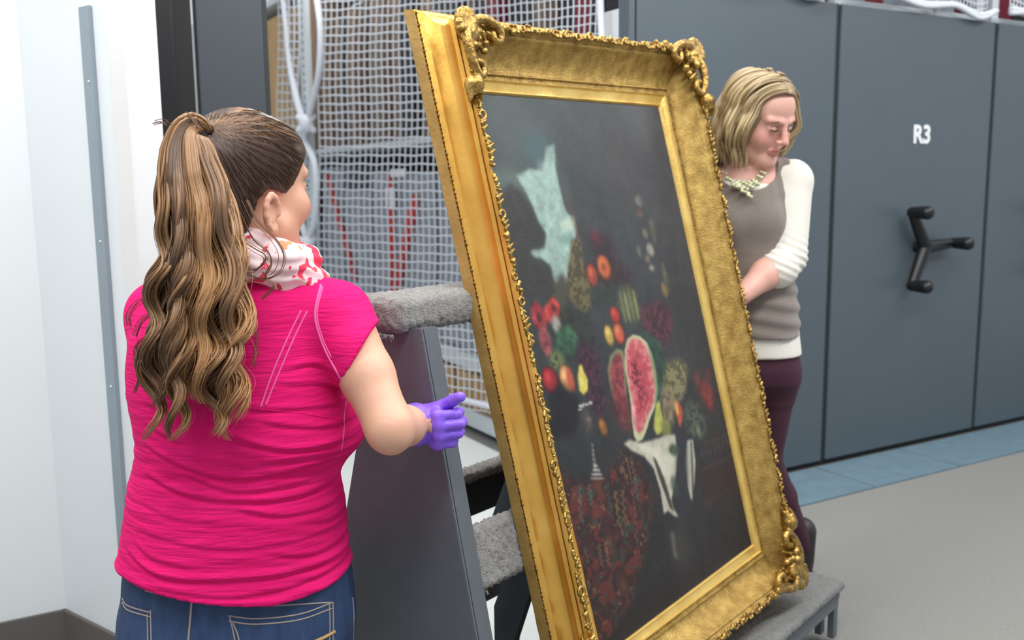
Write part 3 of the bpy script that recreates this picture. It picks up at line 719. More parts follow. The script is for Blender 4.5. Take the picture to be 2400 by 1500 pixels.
IMG += (g0*((1-uu)*(1-vv)**.8)[..., None]+g1*(uu*(1-vv)**.8)[..., None]+(g2*(1-uu)[..., None]+g3*uu[..., None])*(1-(1-vv)**.8)[..., None])
IMG *= (.86+.28*NZ)[..., None]; IMG += ((NF-.5)*10)[..., None]
def put(col, px, bl=1.2, amt=1., tex=0., col2=None, seed=0):
    P = cvt(px); m = blur(inpoly(P).astype(float), bl)*amt
    c = C_(*col)[None, None]*np.ones((NV_, NU_, 1))
    if tex: c = c*(1+tex*(NF-.5)*2.2)[..., None]
    if col2 is not None:
        n = fnoise(5, 100+seed); k = np.clip((n-.5)*7+.5, 0, 1)[..., None]; c = c*(1-k)+C_(*col2)*k
    IMG[:] = IMG*(1-m[..., None])+c*m[..., None]
def el(x, y, a, b, rot=12): 
    r_ = math.radians(rot); return [(x+a*math.cos(t)*math.cos(r_)+b*math.sin(t)*math.sin(r_)*-1*-1*.0+(-b*math.sin(t)*math.sin(-r_)), y+a*math.cos(t)*math.sin(r_)*.0+b*math.sin(t)*math.cos(r_)) for t in np.linspace(0, 2*PI, 22)[:-1]]
def fruit(col, x, y, a, b, rot=12, hi=None, tex=.12, bl=1.1):
    put([c*.55 for c in col], el(x+1, y+2, a*1.05, b*1.05, rot), bl*1.3); put(col, el(x, y, a*.86, b*.88, rot), bl*1.2, tex=tex)
    h = hi or [min(255, c*1.25+18) for c in col]; put(h, el(x-a*.25, y-b*.25, a*.35, b*.35, rot), bl*1.4, .7)
# sky and trees
put((92, 108, 106), [(1110, 225), (1270, 235), (1300, 330), (1290, 420), (1200, 430), (1150, 380)], 16, .35)
put((60, 96, 104), el(1262, 350, 34, 42), 7, .6)
put((108, 128, 122), [(1130, 400), (1210, 400), (1250, 470), (1200, 440), (1150, 440)], 7, .6)
put((140, 168, 158), [(1210, 412), (1240, 396), (1272, 400), (1280, 345), (1300, 338), (1303, 395), (1310, 430), (1322, 480), (1330, 500), (1346, 508), (1352, 545), (1343, 590), (1332, 640), (1328, 668), (1318, 650), (1302, 668), (1295, 650), (1290, 622), (1268, 605), (1250, 602), (1240, 588), (1275, 580), (1280, 548), (1262, 520), (1247, 480), (1226, 440)], 1.6, 1, .18)
put((156, 182, 172), el(1275, 400, 14, 22), 4, .6); put((176, 192, 176), [(1310, 522), (1335, 508), (1348, 520), (1342, 542), (1318, 538)], 1.5, .8)
put((112, 148, 138), [(1298, 555), (1340, 545), (1345, 565), (1320, 575)], 2, .8)
put((50, 50, 49), [(1178, 460), (1195, 430), (1215, 445), (1240, 480), (1258, 520), (1276, 550), (1274, 582), (1248, 580), (1236, 600), (1250, 612), (1292, 632), (1300, 665), (1310, 700), (1200, 700)], 3, .95, .15)
put((70, 66, 52), [(1303, 650), (1318, 640), (1340, 665), (1330, 760), (1290, 760)], 3, .8, .2)
put((92, 66, 58), [(1310, 430), (1322, 440), (1345, 500), (1362, 560), (1355, 600), (1348, 540), (1325, 470)], 2.5, .6)
put((66, 86, 82), [(1300, 380), (1330, 420), (1345, 480), (1325, 460)], 4, .6)
put((70, 62, 66), el(1440, 380, 60, 120), 20, .3); put((96, 102, 110), el(1500, 300, 26, 80), 14, .4)
# right hand statue / candelabrum glints
for q in ((1497, 470, 9, 14, 118, 112, 104), (1500, 500, 8, 10, 104, 70, 66), (1512, 548, 6, 12, 120, 112, 84), (1524, 585, 9, 16, 142, 134, 116), (1517, 606, 6, 10, 112, 98, 84), (1528, 628, 7, 6, 150, 144, 130), (1498, 590, 5, 14, 84, 98, 80), (1530, 540, 7, 30, 84, 84, 72), (1558, 680, 7, 18, 132, 100, 60), (1560, 650, 5, 40, 84, 82, 62)): put(q[4:], el(*q[:4]), 1.8, .8, .3)
# grapes and fruit
put((104, 92, 58), [(1340, 560), (1362, 560), (1368, 620), (1385, 660), (1385, 720), (1365, 745), (1335, 700), (1330, 640)], 2, 1, 0, (70, 62, 44), 1)
put((62, 34, 42), [(1385, 545), (1430, 550), (1440, 600), (1480, 640), (1480, 680), (1420, 690), (1390, 600)], 5, .8, .3, (44, 32, 38), 2)
put((128, 34, 50), el(1395, 555, 12, 14), 4, .6)
fruit((166, 58, 44), 1388, 645, 13, 30, hi=(196, 110, 64)); fruit((190, 88, 48), 1415, 625, 16, 30, hi=(206, 120, 64)); put((110, 40, 34), el(1414, 625, 4, 10), 1.5, .7)
put((40, 56, 48), el(1420, 690, 40, 28), 6, .8, .3)
put((72, 78, 58), el(1475, 715, 26, 50), 3, 1, .2); 
for i in range(4): put((140, 138, 84) if i % 2 else (112, 116, 72), el(1460+i*10, 722-i*3, 3.5, 38), 1.4, .75)
put((92, 44, 54), [(1500, 720), (1555, 705), (1576, 740), (1575, 790), (1545, 830), (1510, 790)], 4, .9, 0, (60, 32, 44), 3)
fruit((168, 48, 44), 1441, 738, 12, 22); fruit((182, 150, 66), 1427, 785, 11, 25); fruit((190, 78, 54), 1450, 780, 13, 26, hi=(206, 150, 76))
put((38, 42, 38), el(1350, 780, 45, 70), 8, .7, .4)
put((156, 40, 48), el(1262, 742, 17, 36), 1.6, 1, .5); put((40, 32, 34), el(1263, 745, 6, 11), 1.6, .9); put((172, 46, 44), [(1275, 722), (1296, 692), (1312, 715), (1310, 745), (1288, 758), (1278, 745)], 1.6, 1, .5); put((60, 34, 36), el(1298, 722, 6, 9), 1.6, .8)
put((160, 72, 78), el(1278, 800, 14, 38), 2, .95, .5); put((146, 144, 134), el(1304, 760, 11, 22), 1.8, .95, .4)
put((46, 84, 58), [(1305, 770), (1335, 760), (1355, 790), (1345, 830), (1315, 840), (1300, 820)], 2.4, .95, .5); put((112, 120, 64), el(1305, 845, 20, 24), 3, .8, 0, (60, 76, 46), 5)
put((74, 34, 52), el(1380, 850, 26, 46), 4, .9, 0, (46, 26, 40), 6); put((78, 38, 52), el(1396, 920, 24, 60), 4, .9, 0, (46, 28, 40), 7)
fruit((158, 30, 38), 1289, 890, 19, 32); fruit((206, 140, 82), 1327, 887, 16, 34); put((186, 66, 46), el(1337, 890, 8, 30), 2, .85)
put([204, 186, 76], [(1357, 856), (1364, 853), (1368, 870), (1378, 890), (1378, 915), (1368, 925), (1358, 915), (1354, 885)], 1.2, 1, .12); put((226, 212, 120), el(1364, 895, 4, 12), 1.6, .7)
put((26, 24, 30), [(1285, 925), (1310, 895), (1350, 925), (1360, 945), (1350, 1020), (1290, 1030)], 4, .9)
# melon
put((40, 66, 52), [(1490, 778), (1520, 776), (1545, 800), (1562, 850), (1556, 905), (1545, 950), (1538, 930), (1540, 860), (1520, 800)], 2.4, 1, .3)
put((120, 132, 88), [(1424, 870), (1430, 835), (1445, 818), (1460, 820), (1466, 850), (1470, 960), (1480, 990), (1460, 990), (1436, 930)], 1.4, 1); put((150, 62, 64), [(1428, 870), (1434, 842), (1446, 826), (1457, 830), (1462, 870), (1470, 960), (1476, 985), (1456, 975), (1436, 925)], 2, 1, 0, (116, 44, 52), 8)
put((96, 38, 44), [(1432, 930), (1472, 930), (1482, 990), (1476, 1020), (1450, 1000), (1436, 960)], 4, .8, .3)
put((182, 186, 140), [(1464, 820), (1470, 795), (1484, 784), (1500, 788), (1516, 802), (1528, 830), (1537, 870), (1541, 915), (1537, 950), (1524, 980), (1514, 1012), (1506, 1030), (1494, 1036), (1486, 1022), (1481, 985), (1479, 950), (1472, 905), (1465, 865)], 1.0, 1)
put((96, 124, 84), [(1516, 802), (1528, 830), (1538, 870), (1543, 915), (1538, 950), (1533, 950), (1536, 915), (1531, 872), (1522, 832)], 1.2, .8)
put((206, 112, 114), [(1467, 825), (1472, 802), (1485, 792), (1499, 796), (1513, 810), (1524, 840), (1532, 880), (1535, 918), (1531, 948), (1518, 975), (1508, 1005), (1498, 1018), (1488, 1005), (1485, 960), (1478, 920), (1469, 870)], 1.6, 1, 0, (188, 74, 84), 9)
put((182, 60, 74), [(1478, 830), (1496, 822), (1512, 850), (1522, 900), (1522, 940), (1505, 970), (1497, 1000), (1490, 990), (1492, 940), (1482, 880)], 3.5, .8, 0, (150, 44, 58), 10)
for i in range(40):
    f = rng.random(); put((92, 30, 40), el(1482+f*22+rng.uniform(-8, 8), 835+f*90+rng.uniform(-14, 26), 2.0, 3.4), .7, .8)
put((222, 128, 140), [(1480, 950), (1487, 945), (1492, 985), (1492, 1010), (1486, 1000)], 1.2, .8, .3)
put((126, 120, 80), [(1560, 850), (1590, 838), (1612, 860), (1606, 920), (1590, 950), (1575, 1000), (1556, 990), (1552, 920)], 3, .95, 0, (86, 82, 58), 11); put((140, 106, 90), el(1563, 950, 12, 40), 3, .7, 0, (96, 84, 60), 12)
put((172, 172, 70), [(1538, 945), (1546, 938), (1549, 960), (1555, 985), (1552, 1012), (1540, 1020), (1532, 1005), (1534, 975)], 1.4, 1, .12); put((130, 130, 60), el(1560, 1003, 13, 24), 2.5, .8)
put((196, 74, 46), [(1580, 940), (1592, 945), (1602, 965), (1598, 990), (1594, 1005), (1588, 985)], 1.6, .95); put((214, 176, 84), [(1580, 942), (1587, 945), (1592, 968), (1588, 975)], 1.4, .9)
put((128, 48, 44), el(1658, 925, 15, 36), 3, .85, .3); put((112, 48, 42), el(1638, 900, 9, 32), 3, .7, .3); put((122, 48, 42), el(1660, 880, 6, 18), 3, .6)
put((82, 92, 76), el(1628, 985, 26, 46), 6, .8, 0, (50, 58, 52), 13); put((118, 122, 96), el(1638, 1012, 5, 16), 2, .7); put((110, 118, 88), el(1624, 1010, 4, 14), 2, .6)
# goblet, orange
fruit((128, 82, 42), 1413, 1000, 11, 22)
for q in ((1362, 952, 7, 4), (1372, 948, 8, 3), (1384, 944, 5, 4), (1360, 960, 6, 2.5)): put((176, 178, 172), el(*q, 0), .8, .95)
put((84, 70, 66), el(1378, 990, 14, 30), 4, .6, .5); put((150, 116, 96), el(1380, 983, 5, 4), 1.2, .8)
for i in range(12): put((170, 168, 158) if i % 2 else (120, 112, 104), el(1388+i*.6, 1040+i*5.2, 2+i*.25, 2.2, 0), .8, .85)
for i in range(7): put((190, 190, 182) if i % 2 == 0 else (88, 84, 84), el(1396+i*.8, 1092+i*5, 6+i*1.9, 2.6, 0), .8, .95)
# table carpet
CP = [(1300, 1085), (1350, 1130), (1415, 1128), (1440, 1085), (1462, 1052), (1490, 1075), (1520, 1115), (1528, 1180), (1518, 1260), (1502, 1330), (1480, 1400), (1420, 1500), (1390, 1500)]
put((66, 32, 30), CP, 4, 1, .4)
n5 = fnoise(12, 55); n6 = fnoise(10, 56); mk = blur(inpoly(cvt(CP)).astype(float), 3)
for (c, nz, th) in (((132, 42, 38), n5, .56), ((54, 72, 56), n6, .60), ((150, 108, 62), fnoise(7, 57), .68), ((36, 34, 46), fnoise(9, 58), .63)):
    k = np.clip((nz-th)*14, 0, 1)*mk*.85; IMG[:] = IMG*(1-k[..., None])+C_(*c)*k[..., None]
for (x0, y0, x1, y1, c) in ((1442, 1150, 1452, 1236, (156, 128, 60)), (1458, 1148, 1466, 1232, (156, 128, 60)), (1403, 1275, 1412, 1330, (150, 130, 88)), (1418, 1268, 1426, 1325, (150, 130, 88)), (1357, 1140, 1364, 1225, (104, 128, 110)), (1380, 1135, 1388, 1190, (130, 136, 110)), (1424, 1150, 1434, 1215, (66, 96, 100)), (1476, 1070, 1492, 1130, (110, 116, 88)), (1486, 1120, 1496, 1175, (118, 128, 104)), (1370, 1280, 1378, 1320, (100, 110, 84)), (1432, 1270, 1438, 1330, (62, 88, 58))):
    n = 9
    for i in range(n):
        f = (i+.5)/n; put(c, el(x0+(x1-x0)*f+2*(-1)**i, y0+(y1-y0)*f, 3.2, (y1-y0)/n*.5), .9, .8)
for i in range(16): f = i/15.; put((150, 132, 84), el(1468+f*26, 1075+f*70+f*f*120, 1.6, 6), .8, .7)
for i in range(12): f = i/11.; put((120, 96, 60), el(1494-f*10, 1270+f*130, 1.4, 5), .8, .5)
put((146, 52, 40), el(1400, 1140, 12, 12), 2, .8); put((150, 50, 44), el(1398, 1195, 14, 20), 2.5, .8, .4); put((140, 44, 40), el(1372, 1195, 9, 14), 2.5, .7); put((132, 44, 42), el(1350, 1270, 10, 20), 3, .7); put((130, 60, 40), el(1460, 1370, 12, 20), 3, .6)
put((30, 26, 28), [(1300, 1330), (1420, 1420), (1380, 1500), (1330, 1500)], 12, .5)
# white cloth
put((178, 174, 154), [(1462, 1040), (1476, 1030), (1500, 1038), (1528, 1032), (1562, 1020), (1582, 1018), (1588, 1060), (1586, 1100), (1580, 1140), (1574, 1172), (1578, 1190), (1592, 1212), (1580, 1210), (1566, 1196), (1556, 1205), (1548, 1150), (1532, 1098), (1510, 1070), (1480, 1056)], 1.3, 1, .12)
put((36, 34, 34), [(1530, 1070), (1538, 1075), (1560, 1130), (1580, 1200), (1570, 1190), (1545, 1120)], 1.3, .85)
put((206, 204, 186), [(1484, 1042), (1520, 1046), (1545, 1060), (1560, 1100), (1566, 1150), (1556, 1110), (1532, 1068)], 2, .6); put((196, 192, 172), [(1540, 1075), (1575, 1062), (1580, 1100), (1570, 1130)], 2, .5)
put((170, 168, 150), [(1610, 1032), (1624, 1030), (1630, 1080), (1628, 1130), (1621, 1178), (1612, 1140), (1606, 1085)], 1.2, .95); put((40, 40, 40), [(1618, 1035), (1622, 1035), (1628, 1160), (1622, 1160)], .9, .6)
put((44, 46, 54), [(1588, 1000), (1608, 1010), (1612, 1120), (1606, 1260), (1590, 1240), (1584, 1120)], 3, .8)
put((56, 74, 56), el(1580, 1055, 13, 14), 1.8, .9, .3); put((52, 68, 58), el(1582, 1140, 9, 26), 2, .7)
put((122, 122, 106), [(1572, 1250), (1580, 1246), (1584, 1290), (1592, 1310), (1580, 1305)], 2.4, .85); put((64, 62, 56), el(1595, 1280, 22, 50), 8, .6)
for (a, b) in (((1650, 1040), (1720, 1010)), ((1640, 1100), (1730, 1060)), ((1650, 1180), (1745, 1120))):
    put((84, 58, 46), [a, b, (b[0], b[1]+4), (a[0], a[1]+5)], 1.6, .7)
for i in range(8): put((74, 66, 62), el(1645+i*10, 1066-i*5, 2, 11), 1.4, .6)
put((56, 32, 28), [(1640, 1110), (1740, 1070), (1748, 1130), (1650, 1180)], 8, .5)
k = mk*.38; IMG[:] = IMG*(1-k[..., None])+C_(44, 34, 34)*k[..., None]
gm = IMG.mean(-1, keepdims=True); IMG = gm+(IMG-gm)*.86; IMG = IMG*.96+2
IMG = np.clip(IMG+rng.normal(0, 2.2, IMG.shape), 8, 245)/255.
LINC = np.where(IMG <= .04045, IMG/12.92, ((IMG+.055)/1.055)**2.4)
Vc = (O0[None, None]+U*AB[..., :1]+Dn*AB[..., 1:]).reshape(-1, 3)
ii = np.arange(NU_*NV_).reshape(NV_, NU_); Qc = np.stack([ii[:-1, :-1], ii[1:, :-1], ii[1:, 1:], ii[:-1, 1:]], -1).reshape(-1, 4)
link('canvas', mesh_from('canvas', Vc, Qc, cols=LINC.reshape(-1, 3)), M['paint'], pic)
bq = [W3(c, -.02) for c in cv]; link('backing_board', prism(bmesh.new(), bq, Nn*.012), M['woodd'], pic)
#@@CART
# ================================================================== CART
class OBox:
    def __init__(s, c, ax, h, r, k=.0, sub=False):
        s.c = np.array(c, float); s.A = np.array(ax, float); s.h = np.array(h, float)-r; s.r = r; s.k = k; s.sub = sub
        m = (np.abs(s.A)*(s.h+r)[:, None]).sum(0)+k*1.5+.01; s.lo = s.c-m; s.hi = s.c+m
    def __call__(s, X, Y, Z):
        q = []
        for i in range(3): q.append(np.abs((X-s.c[0])*s.A[i, 0]+(Y-s.c[1])*s.A[i, 1]+(Z-s.c[2])*s.A[i, 2])-s.h[i])
        o = np.sqrt(sum(np.maximum(v, 0)**2 for v in q)); return o+np.minimum(np.maximum(np.maximum(q[0], q[1]), q[2]), 0)-s.r
def plush(name, boxes, parent, h=.005, amp=.003, m_='plush', pad=.012):
    V, Q = sdf(boxes, h, pad=pad); me = mesh_from(name, V, Q)
    me.update(); n = np.empty(len(V)*3, np.float32); me.vertices.foreach_get('normal', n); n = n.reshape(-1, 3)
    V = V+n*(rng.normal(0, amp*.45, (len(V), 1))+amp*np.sin(V[:, :1]*210+V[:, 2:]*170)*np.sin(V[:, 1:2]*190)*.6)
    me.vertices.foreach_set('co', V.astype(np.float32).ravel()); me.update(); return link(name, me, M[m_], parent)
AN = -.31; Pn = O0+U*AN
def oc(px, py, a=AN): return onp(px, py, O0+U*a, U)
def down(p, q, z):  # extend line p->q to height z
    t = (z-p[2])/(q[2]-p[2]); return p+(q-p)*t
ZL = .200
f0, f1 = oc(986, 771), oc(1106, 1440); r0, r1 = oc(878, 771), oc(817, 1156)
fb, rb = down(f0, f1, .10), down(r0, r1, .10)
cart = thing('painting_cart', 'dark grey A-frame picture cart with carpet-padded rails and low ledge', 'cart', [(fb[0]+rb[0])/2+U[0]*.7, (fb[1]+rb[1])/2+U[1]*.7, .0])
AL = .86
link('end_panel', prism(bmesh.new(), [r0, f0, fb, rb], U*.006, .0015), M['cart'], cart)
link('edge_frame', prism(bmesh.new(), [r0+U*.0061-_nh*-.0, f0+U*.0061, fb+U*.0061, rb+U*.0061], U*.042, .002), M['cartl'], cart)
link('end_panel', prism(bmesh.new(), [p+U*(AL-AN) for p in (r0, f0, fb, rb)], U*.04, .002), M['cart'], cart)
AX = [U, _nh, Z3]
# top rail
tp0 = oc(866, 700, AN-.015); 
topc = (r0+f0)/2; topz = onp(930, 700, topc-U*.02, U)[2]
tc_ = topc.copy(); tc_[2] = topz-.036; tc_ = tc_-_nh*.033
plush('top_rail', [OBox(tc_+U*(AL-AN)/2, AX, ((AL-AN)/2+.035, np.linalg.norm(f0-r0)/2+.006, .037), .026)], cart, .006)
0 and link('rail_board', boxbm(tc_-U*.0-_nh*.03-Z3*.065, U*(AL-AN), _nh*.06, Z3*.04, .003), M['black'], cart)
for i in range(14):    # frayed tufts at the lower edge of the padding
    pass
tf = []; tr = []
for i in range(46):
    b = tc_-U*(.034)+_nh*rng.uniform(-.06, .06)-Z3*.036; L_ = rng.uniform(.006, .02)
    tf.append([b, b+np.array([rng.normal(0, .003), -.002, -L_*.6]), b+np.array([rng.normal(0, .006), -.003, -L_])]); tr.append(np.array([.0016, .0012, .0005]))
link('frayed_edge', tube_mesh('frayed_edge', tf, tr, 4), M['plush'], cart, kind='stuff')
# front padded rail (picture rests against it)
dm, cm = 1.015, -.052; fc_ = lambda px, py: onp(px, py, O0+Nn*(-.03), Nn)
e0, e1 = fc_(1072, 1252), fc_(1106, 1402); mid = (e0+e1)/2; hh = np.linalg.norm(e1-e0)/2
plush('front_rail', [OBox(mid-Nn*.018+U*(AL+.33)/2, [U, Dn, Nn], ((AL+.33)/2+.0, hh, .018), .015)], cart, .0055, .0035)
tf = []; tr = []
for i in range(80):
    b = mid+Dn*rng.uniform(-hh, hh)*.97+Nn*rng.uniform(-.02, .0)-U*0; v = -U*rng.uniform(.002, .012)*.7+Dn*rng.normal(0, .004)-Nn*.0
    tf.append([b, b+v*.6, b+v]); tr.append(np.array([.0024, .0018, .0007]))
for i in range(50):
    b = mid+Dn*hh+U*rng.uniform(0, .05)+Nn*rng.uniform(-.02, 0); v = Dn*rng.uniform(.003, .016)+U*rng.normal(0, .004); tf.append([b, b+v*.6, b+v]); tr.append(np.array([.0022, .0016, .0006]))
link('frayed_edge', tube_mesh('frayed_edge', tf, tr, 4), M['plush'], cart, kind='stuff')
# rear rail on the other slope
nR = nrm(np.cross(r1-r0, U)); rr = lambda px, py: onp(px, py, r0, nR)
nR = nR if nR@_nh < 0 else -nR
k0, k1 = rr(1078, 1112), rr(1090, 1197); kx = (k0-r0)@U
st = k0-U*((k0-r0)@U); en = k1-U*((k1-r0)@U)
link('rear_rail', prism(bmesh.new(), [st+U*.05, en+U*.05, en+U*(AL-AN), st+U*(AL-AN)], -nR*.03, .002), M['black'], cart)
plush('rear_padding', [OBox(st+U*(AL-AN+.05)/2-nR*.018+Z3*.004, [U, nR, np.cross(U, nR)], ((AL-AN-.05)/2, .019, .018), .012)], cart, .006)
lw0 = down(r0, r1, .42); lw1 = down(r0, r1, .26)
link('rear_rail', prism(bmesh.new(), [lw0+U*.05, lw1+U*.05, lw1+U*(AL-AN), lw0+U*(AL-AN)], -nR*.03, .002), M['black'], cart)  # lower rail, its black also stands in for shade inside the cart
# inner braces
am = -.02
for P in ([(1192, 1100), (1262, 1100), (1262, 1240), (1142, 1240)], [(1190, 1330), (1262, 1330), (1225, 1440), (1205, 1500), (1200, 1600), (1160, 1600), (1157, 1421)]):
    link('brace', prism(bmesh.new(), [oc(x, y, am) for x, y in P], U*.02, .001), M['cartl'], cart)
# ledge
lg = lambda px, py, z=ZL: onp(px, py, (0, 0, z), (0, 0, 1))
c1, c2 = lg(1968, 1356), lg(1846, 1498); fr_ = max((c1-O0)@_nh, 0); a1 = (c1-O0)@U; 
bb_ = (O0+U*0+Dn*((cs[2][1]+BO)))[:]; hb0 = (W3(bk4[3], -HB)-O0)@_nh-.05; hf = ((c1-O0)@_nh+(c2-O0)@_nh)/2
Lc = np.array([O0[0], O0[1], 0])+U*((a1+AN)/2+.0)+_nh*((hb0+hf)/2)+Z3*(ZL-.014)
plush('ledge_carpet', [OBox(Lc, AX, ((a1-AN)/2, (hf-hb0)/2, .014), .010)], cart, .006, .0022, 'plushl')
lb = np.array([O0[0], O0[1], 0])
link('ledge_board', boxbm(lb+U*AN+_nh*(hb0)+Z3*(ZL-.058), U*(a1-AN-.012), _nh*(hf-hb0-.012), Z3*.03, .002), M['cartl'], cart)
for aa in (a1-.045, AN+.01):
    link('ledge_end', boxbm(lb+U*aa+_nh*(hf-.035)+Z3*.02, U*.03, _nh*.02, Z3*(ZL-.078), .002), M['cartl'], cart)
    link('ledge_end', boxbm(lb+U*aa+_nh*(hf-.075)+Z3*.02, U*.03, _nh*.02, Z3*(ZL-.078), .002), M['cartl'], cart)
link('ledge_hollow_shade', boxbm(lb+U*(AN+.04)+_nh*(hf-.10)+Z3*.03, U*(a1-AN-.09), _nh*.012, Z3*(ZL-.09), .002), M['blackm'], cart)  # added black board stands in for the dark hollow under the ledge
link('ledge_beam', boxbm(lb+U*(AN+.0)+_nh*(hf-.028)+Z3*(ZL-.082), U*(a1-AN-.014), _nh*.014, Z3*.05, .002), M['cart'], cart)
link('base_box', boxbm(lb+U*(AN+.05)+_nh*(hb0-.2)+Z3*.06, U*(AL-AN-.0), _nh*.26, Z3*.08, .004), M['blackm'], cart)
for aa, h_ in ((AN+.1, hb0-.15), (AN+.1, hf-.12), (AL-.1, hb0-.15), (AL-.1, hf-.12)):
    c = lb+U*aa+_nh*h_; link('caster', sdf_mesh('caster', [Cap(c+Z3*.035-_nh*.012, c+Z3*.035+_nh*.012, .030, k=.004), Cap(c+Z3*.05, c+Z3*.12, .015, k=.006)], .006), M['black'], cart)
#@@PEOPLE
# ================================================================== PEOPLE
def vnoise(V, sc_, seed=0):
    V = V*sc_+seed*7.3; return (np.sin(V[:, 0]*1.7+np.sin(V[:, 1]*2.3)*1.3)+np.sin(V[:, 1]*1.9+np.sin(V[:, 2]*1.6)*1.5)+np.sin(V[:, 2]*2.1+np.sin(V[:, 0]*1.4)*1.7))/3
def head_prims(c, f, s=1., up=(0, 0, 1), fat=1., roll=0, ear=(0, 0)):
    """f = facing direction; local x right, y forward, z up"""
    f = nrm(f); r = nrm(np.cross(f, up)); u = np.cross(r, f)
    if roll: r, u = r*math.cos(roll)+u*math.sin(roll), -r*math.sin(roll)+u*math.cos(roll)
    A = np.array([r, f, u]); c = np.array(c, float)
    L = lambda x, y, z: c+(r*x+f*y+u*z)*s
    MT = np.array([r, f, u]).T
    E = lambda x, y, z, a, b, d, k=.01, sub=False: Ell(L(x, y, z), (a*s, b*s, d*s), M=MT, k=k*s, sub=sub)
    C = lambda a, b, ra, rb=None, k=.008, sub=False: Cap(L(*a), L(*b), ra*s, None if rb is None else rb*s, k=k*s, sub=sub)
    P = [E(0, -.018, .028, .076, .094, .088, .02), E(0, .028, -.035, .058*fat, .058, .082, .03), E(0, .052, .045, .056, .036, .05, .02),
         C((0, .070, -.098), (0, .074, -.100), .018, k=.025), C((-.05*fat, .01, -.07), (-.018, .064, -.098), .020, .015, k=.025), C((.05*fat, .01, -.07), (.018, .064, -.098), .020, .015, k=.025)]
    for q in (-1, 1):
        P += [E(q*.040*fat, .058, -.034, .026, .024, .028, .018), C((q*.016, .088, .020), (q*.046, .074, .022), .009, .008, k=.012),
              E(q*.031, .104, .002, .018, .018, .012, .012, sub=True), E(q*.031, .0745, .0, .0145, .0145, .0135, .003)]
        ex, ey, ez = q*.074*fat, -.006+ear[0], -.012+ear[1]     # ear
        pts = [(ex+q*(.003+.010*math.sin(a*.5+.2)), ey+.015*math.cos(a)-.004*math.sin(a), ez+.0275*math.sin(a)+(.002 if a < 2 else -.002)) for a in np.linspace(-.1, 4.35, 9)]
        for i in range(2): P.append(C(pts[6+i], pts[7+i], .0050, k=.003))
        for i in range(6): P.append(C(pts[i], pts[i+1], .0052, k=.003))
        P.append(E(ex+q*.002, ey, ez-.002, .007, .014, .024, .004)); P.append(E(ex+q*.012, ey+.001, ez+.002, .006, .008, .012, .003, sub=True)); P.append(E(ex+q*.002, ey+.010, ez-.026, .006, .007, .009, .004))
    P += [C((0, .086, .018), (0, .108, -.026), .0075, .0095, k=.010), E(0, .111, -.030, .0105, .0095, .009, .005), E(-.0115, .099, -.033, .0075, .009, .0065, .004), E(.0115, .099, -.033, .0075, .009, .0065, .004),
          E(.0055, .106, -.040, .003, .004, .003, .002, sub=True), E(-.0055, .106, -.040, .003, .004, .003, .002, sub=True),
          C((-.019, .083, -.0615), (0, .0935, -.0575), .0042, .0058, k=.004), C((.019, .083, -.0615), (0, .0935, -.0575), .0042, .0058, k=.004),
          C((-.016, .083, -.068), (0, .0915, -.0695), .0050, .0070, k=.004), C((.016, .083, -.068), (0, .0915, -.0695), .0050, .0070, k=.004),
          C((-.020, .0875, -.0645), (0, .099, -.0632), .0010, k=.002, sub=True), C((.020, .0875, -.0645), (0, .099, -.0632), .0010, k=.002, sub=True)]
    return P, L, A, s
def hand_prims(w, e1, e2, e3, s=1., curls=(.9, .95, 1.0, 1.05), thumb=(.7, .7, 0.), spread=.0, start=None):
    """w wrist, e1 to the fingers, e2 back of hand, e3 thumb side"""
    e1, e2, e3 = nrm(e1), nrm(e2), nrm(e3); P = []; w = np.array(w, float)
    off = [(.086, .030), (.090, .010), (.086, -.011), (.078, -.030)]; ln = [(.040, .024, .020), (.045, .028, .021), (.041, .026, .020), (.032, .020, .018)]
    for (a, b), l, cu in zip(off, ln, curls):
        k = w+(e1*a+e3*b)*s; P.append(Cap(w+(e1*.012+e3*b*.5)*s, k, .0155*s, .0115*s, k=.010)); p = k; ang = cu*.75 if start is None else start; rr = .0098*s
        for j, q in enumerate(l):
            d = e1*math.cos(ang)-e2*math.sin(ang)+e3*spread*b; p2 = p+d*q*s; P.append(Cap(p, p2, rr, rr*.94, k=.0025)); p = p2; rr *= .93; ang += cu
    P.append(Ell(w+(e1*.05)*s, (.046*s, .017*s, .042*s), M=np.array([e1, e2, e3]).T, k=.008))
    t0 = w+(e1*.022+e3*.024-e2*.006)*s; d1 = nrm(e1*thumb[0]+e3*thumb[1]-e2*thumb[2]); t1 = t0+d1*.042*s; d2 = nrm(d1+e1*.15+e3*.05); t2 = t1+d2*.034*s; t3 = t2+nrm(d2-e3*.02+e1*.25)*.025*s
    P += [Cap(t0, t1, .0165*s, .0125*s, k=.012), Cap(t1, t2, .0122*s, .0108*s, k=.003), Cap(t2, t3, .0108*s, .0092*s, k=.003)]
    return P
def skin_cols(V, L, A, s, base, blush, lip):
    c = np.array(lin(base))[None]*np.ones((len(V), 1)); q = (V-L(0, 0, 0))@A.T/s
    def g(x, y, z, r): return np.exp(-(((np.abs(q[:, 0])-x)**2+(q[:, 1]-y)**2+(q[:, 2]-z)**2)/r**2))[:, None]
    b_ = np.array(lin(blush)); 
    for m_ in (g(.045, .07, -.03, .022)*.75, g(.074, -.006, -.012, .022)*.6, g(0, .11, -.03, .013)*.5): c = c*(1-m_)+b_*m_
    m_ = np.clip(1.6*np.exp(-((q[:, 0]/.019)**4+((q[:, 2]+.0635)/.0085)**4)), 0, 1)[:, None]*(q[:, 1:2] > .07)*.85; c = c*(1-m_)+np.array(lin(lip))*m_
    return np.clip(c, 0, 1)
